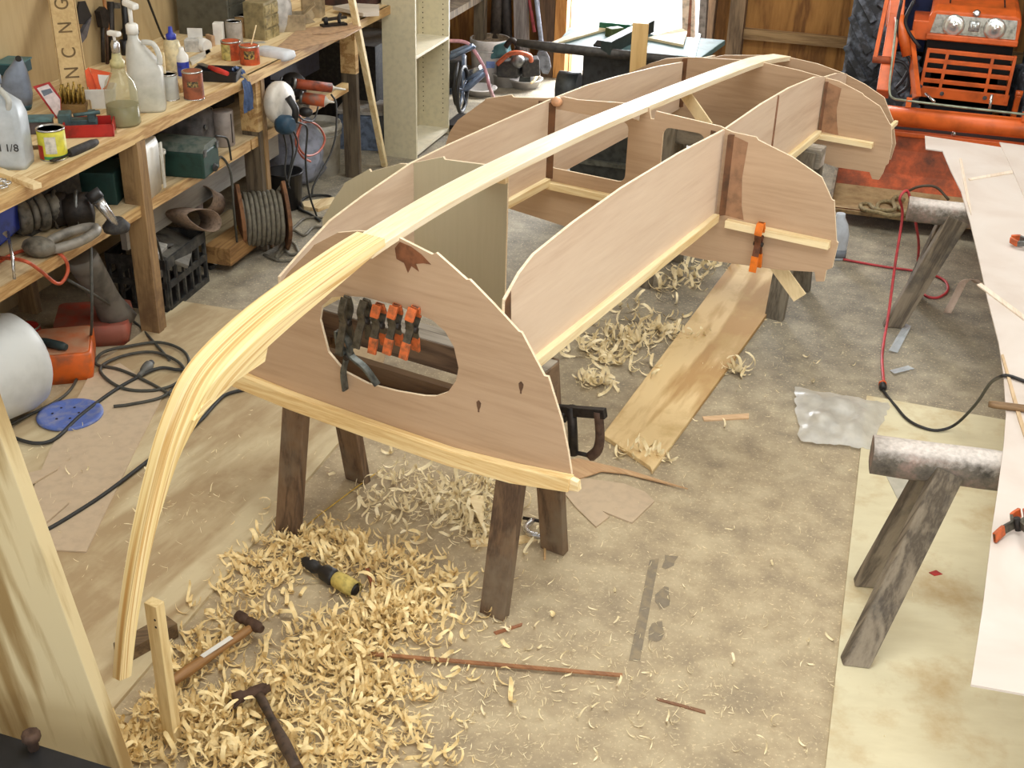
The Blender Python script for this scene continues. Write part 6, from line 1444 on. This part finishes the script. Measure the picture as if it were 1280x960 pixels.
# wheeled machine
t = thing('pressure_washer', 'wheeled machine with a blue-grey tube frame right of the bookcase', 'machine', (-2.60, 7.75, 0))
fr_ = paint((116, 130, 156), .35, .4, .15)
pw = lambda a, c_, y=7.7: YP(a, c_, y)
for px, r in (([(562, 72), (592, 58)], .018), ([(564, 66), (588, 56), (594, 60)], .012), ([(579, 62), (579, 100)], .012), ([(560, 115), (584, 110), (606, 90)], .022), ([(584, 100), (606, 86)], .012)):
    MB().tube([pw(a, c_) for a, c_ in px], r, 8).build('frame_tube', fr_, t)
for (a, c_), r, y in (((578, 112), .145, 7.6), ((574, 104), .145, 7.8)):
    c0 = pw(a, c_, y); ax_ = Vector((.98, .10, 0)).normalized(); q1 = BZ; q2 = ax_.cross(q1); c0.z = max(c0.z, r+.015)
    MB().tube([c0+(q1*math.cos(k*.314)+q2*math.sin(k*.314))*r for k in range(20)], .014, 8, True).build('tyre', black, t)
    for k in range(5): MB().tube([c0, c0+(q1*math.cos(k*1.257)+q2*math.sin(k*1.257))*r], .006, 6).build('spoke', fr_, t)
MB().box(pw(568, 90, 7.85), (.14, .2, .2), .2).build('motor', black, t, bevel=.01)
MB().bar(pw(588, 92, 7.8), pw(602, 86, 7.8), .06, .05).build('pump', bright, t)
MB().box((-2.60, 7.8, .04), (.3, .3, .03)).build('skid', iron, t)
cord('hose', [YP(563, 51, 7.7), YP(578, 52, 7.7), YP(588, 57, 7.7), YP(600, 75, 7.7), YP(608, 92, 7.7), YP(612, 110, 7.7), Z(618, 124, .012)], .012, paint((196, 140, 150), .5, 0, .1, 30), 'red and white hose running from the wheeled machine to the floor')
# buckets and tubs
b_ = Z(612, 102, 0)
t = thing('bucket', 'white bucket with a blue patch standing behind the wheeled machine', 'bucket', b_)
wb = paint((206, 200, 196), .5, 0, .12, 10)
MB().lathe([(.13, 0), (.15, .27), (.155, .28), (.155, .33), (.15, .335), (.14, .30), (.12, .28), (0, .27)], b_, n=28).build('body', wb, t)
MB().lathe([(.138, .335), (.138, .30), (0, .30)], b_, n=28, cap=False).build('contents', paint((136, 118, 98), .9, 0, .2, 30), t)
for z in (.25, .285): MB().lathe([(.152, z), (.156, z+.012)], b_, n=28).build('rib', wb, t)
patch(t, b_, .1475, -.2, .25, .14, .19, paint((120, 140, 196), .5), 'label_panel', 'small blue printed patch')
b_ = Z(597, 72, 0); t = thing('bucket', 'small white bucket behind the larger white bucket', 'bucket', b_)
MB().lathe([(.08, 0), (.095, .24), (.10, .24), (.10, .26), (.09, .26), (.08, .02), (0, .02)], b_, n=24).build('body', wb, t)
for a, c_, r0, r1, h_, lab in ((600, 118, .09, .12, .05, 'shallow white bowl on the floor by the machine wheel'), (632, 106, .095, .11, .09, 'translucent round tub on the floor, middle of three'), (656, 108, .10, .13, .06, 'shallow translucent tray on the floor, rightmost of three')):
    b_ = Z(a, c_, 0); t = thing('plastic_tub', lab, 'tub', b_)
    MB().lathe([(r0, 0), (r1, h_), (r1+.008, h_), (r1+.008, h_+.006), (r1-.004, h_+.006), (r0-.006, .006), (0, .006)], b_, n=24).build('body', paint((196, 192, 190), .4, 0, .06, 14), t)
a, c_ = Z(664, 104, .08), Z(674, 93, .06); t = thing('brush', 'pale wooden brush handle resting in the rightmost tub', 'brush', (a+c_)/2-BZ*.04)
MB().tube([a, a.lerp(c_, .5), c_], [.008, .012, .010], 8).build('handle', pine_v, t)
# power tools on the floor
p = Z(622, 88, 0)
t = thing('chainsaw', 'teal and grey power saw lying on the floor near the far post', 'saw', Z(628, 86, 0))
MB().bar(YP(608, 66, 8.95), YP(636, 60, 8.95), .12, .10).build('body', paint((70, 112, 116), .5, 0, .2, 14), t, bevel=.015)
MB().tube(smooth_path([YP(632, 58, 8.9), YP(640, 50, 8.9), YP(648, 58, 8.9), YP(644, 66, 8.9)], 4), .022, 8).build('handle', iron, t)
MB().bar(YP(624, 84, 8.9), YP(650, 86, 8.9), .14, .12).build('dark_base', blackr, t, bevel=.01)
cord('hose', [YP(622, 80, 8.8), YP(636, 68, 8.75), YP(650, 66, 8.75), YP(662, 70, 8.8), YP(664, 76, 8.85)], .018, paint((186, 92, 58), .5, 0, .15), 'orange air hose arching over the dark power tool')
t = thing('angle_grinder', 'dark angle grinder with a silver gear head on the floor under the shovel', 'grinder', Z(650, 92, 0))
MB().ball(YP(647, 76, 8.85), .055, 12).build('gear_head', steel, t); MB().bar(YP(652, 84, 8.9), YP(674, 82, 8.95), .12, .13).build('body', blackr, t, bevel=.012)
MB().bar(Z(622, 96, .04), Z(662, 96, .04), .14, .06).build('base_plate', paint((64, 66, 58), .7, 0, .3), t, bevel=.01)
# things leaning in the corner by the door
t = thing('post_timber', 'weathered grey timber post leaning by the far door', 'timber', (-2.62, 9.2, 0))
pt_ = YP(655, 55, 9.2)
MB().bar((pt_.x, 9.2, 0), YP(650, -60, 9.25), .10, .07, up=(0, -1, 0)).build('post', wood((146, 138, 136), (98, 90, 86), (0, 0, 1), 10, .4), t)
for i, (pa, pb, r, c, lab) in enumerate((((620, 50), (624, -40), .05, (70, 60, 52), 'dark timber leaning in the corner, leftmost of the leaning pieces'), ((634, 52), (632, -40), .04, (52, 46, 44), 'near-black timber leaning beside the dark one'), ((668, 40), (657, -30), .014, (150, 60, 64), 'red tool shaft leaning in the corner by the door'), ((676, 64), (670, -40), .012, (176, 190, 214), 'pale metal shaft leaning by the door'))):
    tag(MB().tube([YP(*pa, 9.2), YP(*pb, 9.3)], r, 8).build('leaning_pole', paint(c, .6, .1, .2)), lab, 'pole')
t = thing('shovel', 'grey steel shovel standing on its blade beside the door', 'shovel', Z(683, 93, 0))
sh = [(674, 62), (682, 62), (687, 72), (689, 84), (685, 93), (678, 92), (672, 80), (671, 68)]
MB().sheet(quad_on(sh, Vector((-2.50, 9.1, .1)), (.2, -.9, .4), 0), .012, (.2, -.9, .4)).build('blade', paint((112, 112, 116), .5, .4, .2), t, bevel=.004)
MB().tube([YP(678, 64, 9.12), YP(666, -40, 9.3)], .018, 8).build('shaft', paint((150, 158, 176), .5, .1, .1), t)
# ------------------------------------------------------------------ table saw
zt3 = .87
t = thing('table_saw', 'table saw with a grey-green cast top in front of the bright doorway', 'table saw', (-1.35, 6.95, 0))
TL = lambda a, c_, z=zt3: Z(a, c_, z)
topc = [TL(698, 57), TL(872, 72), TL(907, 50), TL(845, 38), TL(722, 36)]
gt = paint((92, 120, 120), .55, .1, .15, 8)
topc = [TL(694, 56), TL(876, 72), TL(907, 50), TL(712, 34)]
MB().sheet([p-BZ*.03 for p in topc], .03).build('top', gt, t, bevel=.004)
MB().tube([YP(646, 53, 6.60), YP(690, 59, 6.62), YP(880, 80, 6.66)], [.020, .027, .027], 12).build('front_rail', paint((66, 62, 58), .6, .3, .2), t)
ctr = (topc[0]+topc[1]+topc[2]+topc[3])/4
MB().box((ctr.x, ctr.y, .62), (.52, .42, .42), .0).build('cabinet', paint((52, 54, 56), .6, .2, .2), t, bevel=.01)
MB().tube([(ctr.x-.42, ctr.y-.1, .60), (ctr.x-.30, ctr.y-.1, .60)], .09, 16).build('motor', paint((80, 84, 86), .5, .2), t)
MB().bar(TL(757, 60, zt3+.035), TL(812, 32, zt3+.035), .06, .07).build('rip_fence', paint((46, 58, 58), .5, .2), t, bevel=.004)
MB().bar(TL(752, 66, .84), TL(757, 60, .86), .09, .09).build('fence_clamp', black, t)
MB().bar(TL(750, 32, zt3+.02), TL(790, 36, zt3+.02), .05, .05).build('mitre_gauge', paint((36, 96, 70), .5, .2), t, bevel=.004)
MB().bar(TL(760, 42, zt3+.02), TL(776, 40, zt3+.02), .06, .06).build('guard_block', paint((96, 110, 64), .6, .1, .2), t, bevel=.004)
wst = wood((222, 206, 170), (196, 174, 130), (1, 0, 0), 8, .3)
tag(MB().sheet([TL(690, 55, zt3+.002), TL(696, 56, zt3+.002), TL(760, 38, zt3+.002), TL(758, 32, zt3+.002), TL(742, 32, zt3+.002)], .012).build('wood_strip', wst), 'pale tapered board lying on the left half of the saw table', 'board')
tag(MB().sheet([TL(809, 50, zt3+.002), TL(854, 59, zt3+.002), TL(859, 42, zt3+.002), TL(852, 38, zt3+.012)], .014).build('plywood_offcut', wst), 'triangular pale plywood offcut on the right half of the saw table', 'offcut')
tag(MB().sheet([TL(861, 72, zt3+.002), TL(868, 73, zt3+.002), TL(876, 43, zt3+.002), TL(871, 42, zt3+.002)], .004).build('steel_rule', paint((206, 206, 206), .35, .3)), 'narrow grey steel rule lying on the saw table', 'rule')
yr = 6.58; ub, ul = YP(801, 29, yr), YP(796, 102, yr)
tag(MB().bar(ul, ub, .085, .018, up=(0, -1, 0)).build('upright_board', wood((224, 190, 132), (200, 160, 100), (0, 0, 1), 6, .3), t), 'short tan board fixed upright to the front rail')
MB().box((ctr.x, ctr.y, .20), (.60, .46, .40)).build('base', paint((64, 66, 62), .6, .2, .2), t, bevel=.01)
for z in (.40, .22, .03): MB().box((ctr.x, ctr.y-.01, z), (.64, .50, .025)).build('base_ledge', paint((96, 96, 86), .6, .2, .2), t)
# things by the right side of the door
for i, (pa, pb, w_, c, lab) in enumerate((((880, 40), (884, -60), .05, (150, 140, 134), 'grey metal duct leaning by the right door jamb'), ((862, 38), (870, -60), .03, (150, 96, 74), 'reddish timber leaning in the doorway'), ((866, 36), (862, -60), .09, (226, 206, 186), 'pale board leaning in the doorway'))):
    b0 = YP(*pa, 9.2); b0.x += (b0.z)*.02; b0.z = 0
    tag(MB().bar(b0, YP(*pb, 9.25), w_, .05 if i else .09, up=(0, -1, 0)).build('leaning_board', paint(c, .6, .1, .15)), lab, 'board')
t = thing('wall_switch', 'small black fitting on the wall right of the door', 'fitting', (-1.2, Y1-.05, .55))
MB().lathe([(.05, 0), (.055, .02), (.03, .05)], YP(886, 26, Y1-.02), (0, -1, 0), 14).build('body', black, t)
MB().tube([YP(886, 20, Y1-.03), YP(890, -10, Y1-.03)], .008, 6).build('wire', black, t)
# green car-like hedge bar outside the door
tag(MB().box((-1.9, Y1+2.4, .5), (2.2, .06, .05)).build('fence_rail', paint((90, 140, 124), .6)), 'thin green rail seen outside through the door', 'rail')
# ------------------------------------------------------------------ lamps (ceiling, out of frame) and daylight
area('ceiling_light', (-.3, 2.4, 3.8), (-.3, 2.4, 0), 3.0, 1.6, 92, (.975, 1, .965))
area('ceiling_light', (-.2, 6.0, 3.8), (-.2, 6.0, 0), 3.0, 1.6, 92, (.975, 1, .965))
area('open_front_door_daylight', (1.4, -1.5, 2.2), (-1, 4, .5), 3.6, 2.6, 25, (.95, .98, 1))
area('added_right_light', (4.05, 3.2, 2.0), (-1, 4.2, .5), 2.6, 2.4, 95, (.96, .98, 1))  # added light from the right, the wall has no door there
area('back_door_daylight', ((DX0+DX1)/2, Y1+.3, 1.25), (-1.5, 5.5, .3), 1.0, 2.0, 190, (.93, .96, 1))
sd_ = bpy.data.lights.new('sun', 'SUN'); sd_.energy = 4.5; sd_.angle = .02; sd_.color = (1, .97, .92)
so = bpy.data.objects.new('sun', sd_); C.objects.link(so); so.rotation_euler = Vector((-.62*.53, -.78*.53, -.85)).to_track_quat('-Z', 'Y').to_euler(); so.location = (-1, 12, 6)
# repeats carry a common group
from collections import defaultdict
_by = defaultdict(list)
for o in C.objects:
    if o.parent is None and 'label' in o: _by[o.name.split('.')[0]].append(o)
PH = {'cable': 'cables lying on the floor and hanging from the bench', 'cord': 'thin cords', 'hammer': 'hammers in the shavings', 'sawhorse': 'sawhorses in the workshop', 'varnish_tin': 'varnish tins on the workbench', 'wood_strip': 'loose wood strips',
      'spring_clamp': 'spring clamps', 'wood_shavings': 'wood shavings on the floor', 'plastic_tub': 'plastic tubs on the floor and bench', 'bucket': 'buckets in the workshop', 'dark_crate': 'dark boxes under the bench', 'caulking_gun': 'caulking guns on the far shelf', 'plywood_sheet': 'plywood sheets', 'storage_box': 'storage boxes on the shelves'}
for k, l in _by.items():
    if len(l) > 1:
        for o in l:
            if 'group' not in o: o['group'] = PH.get(k, k.replace('_', ' ') + 's in the workshop')
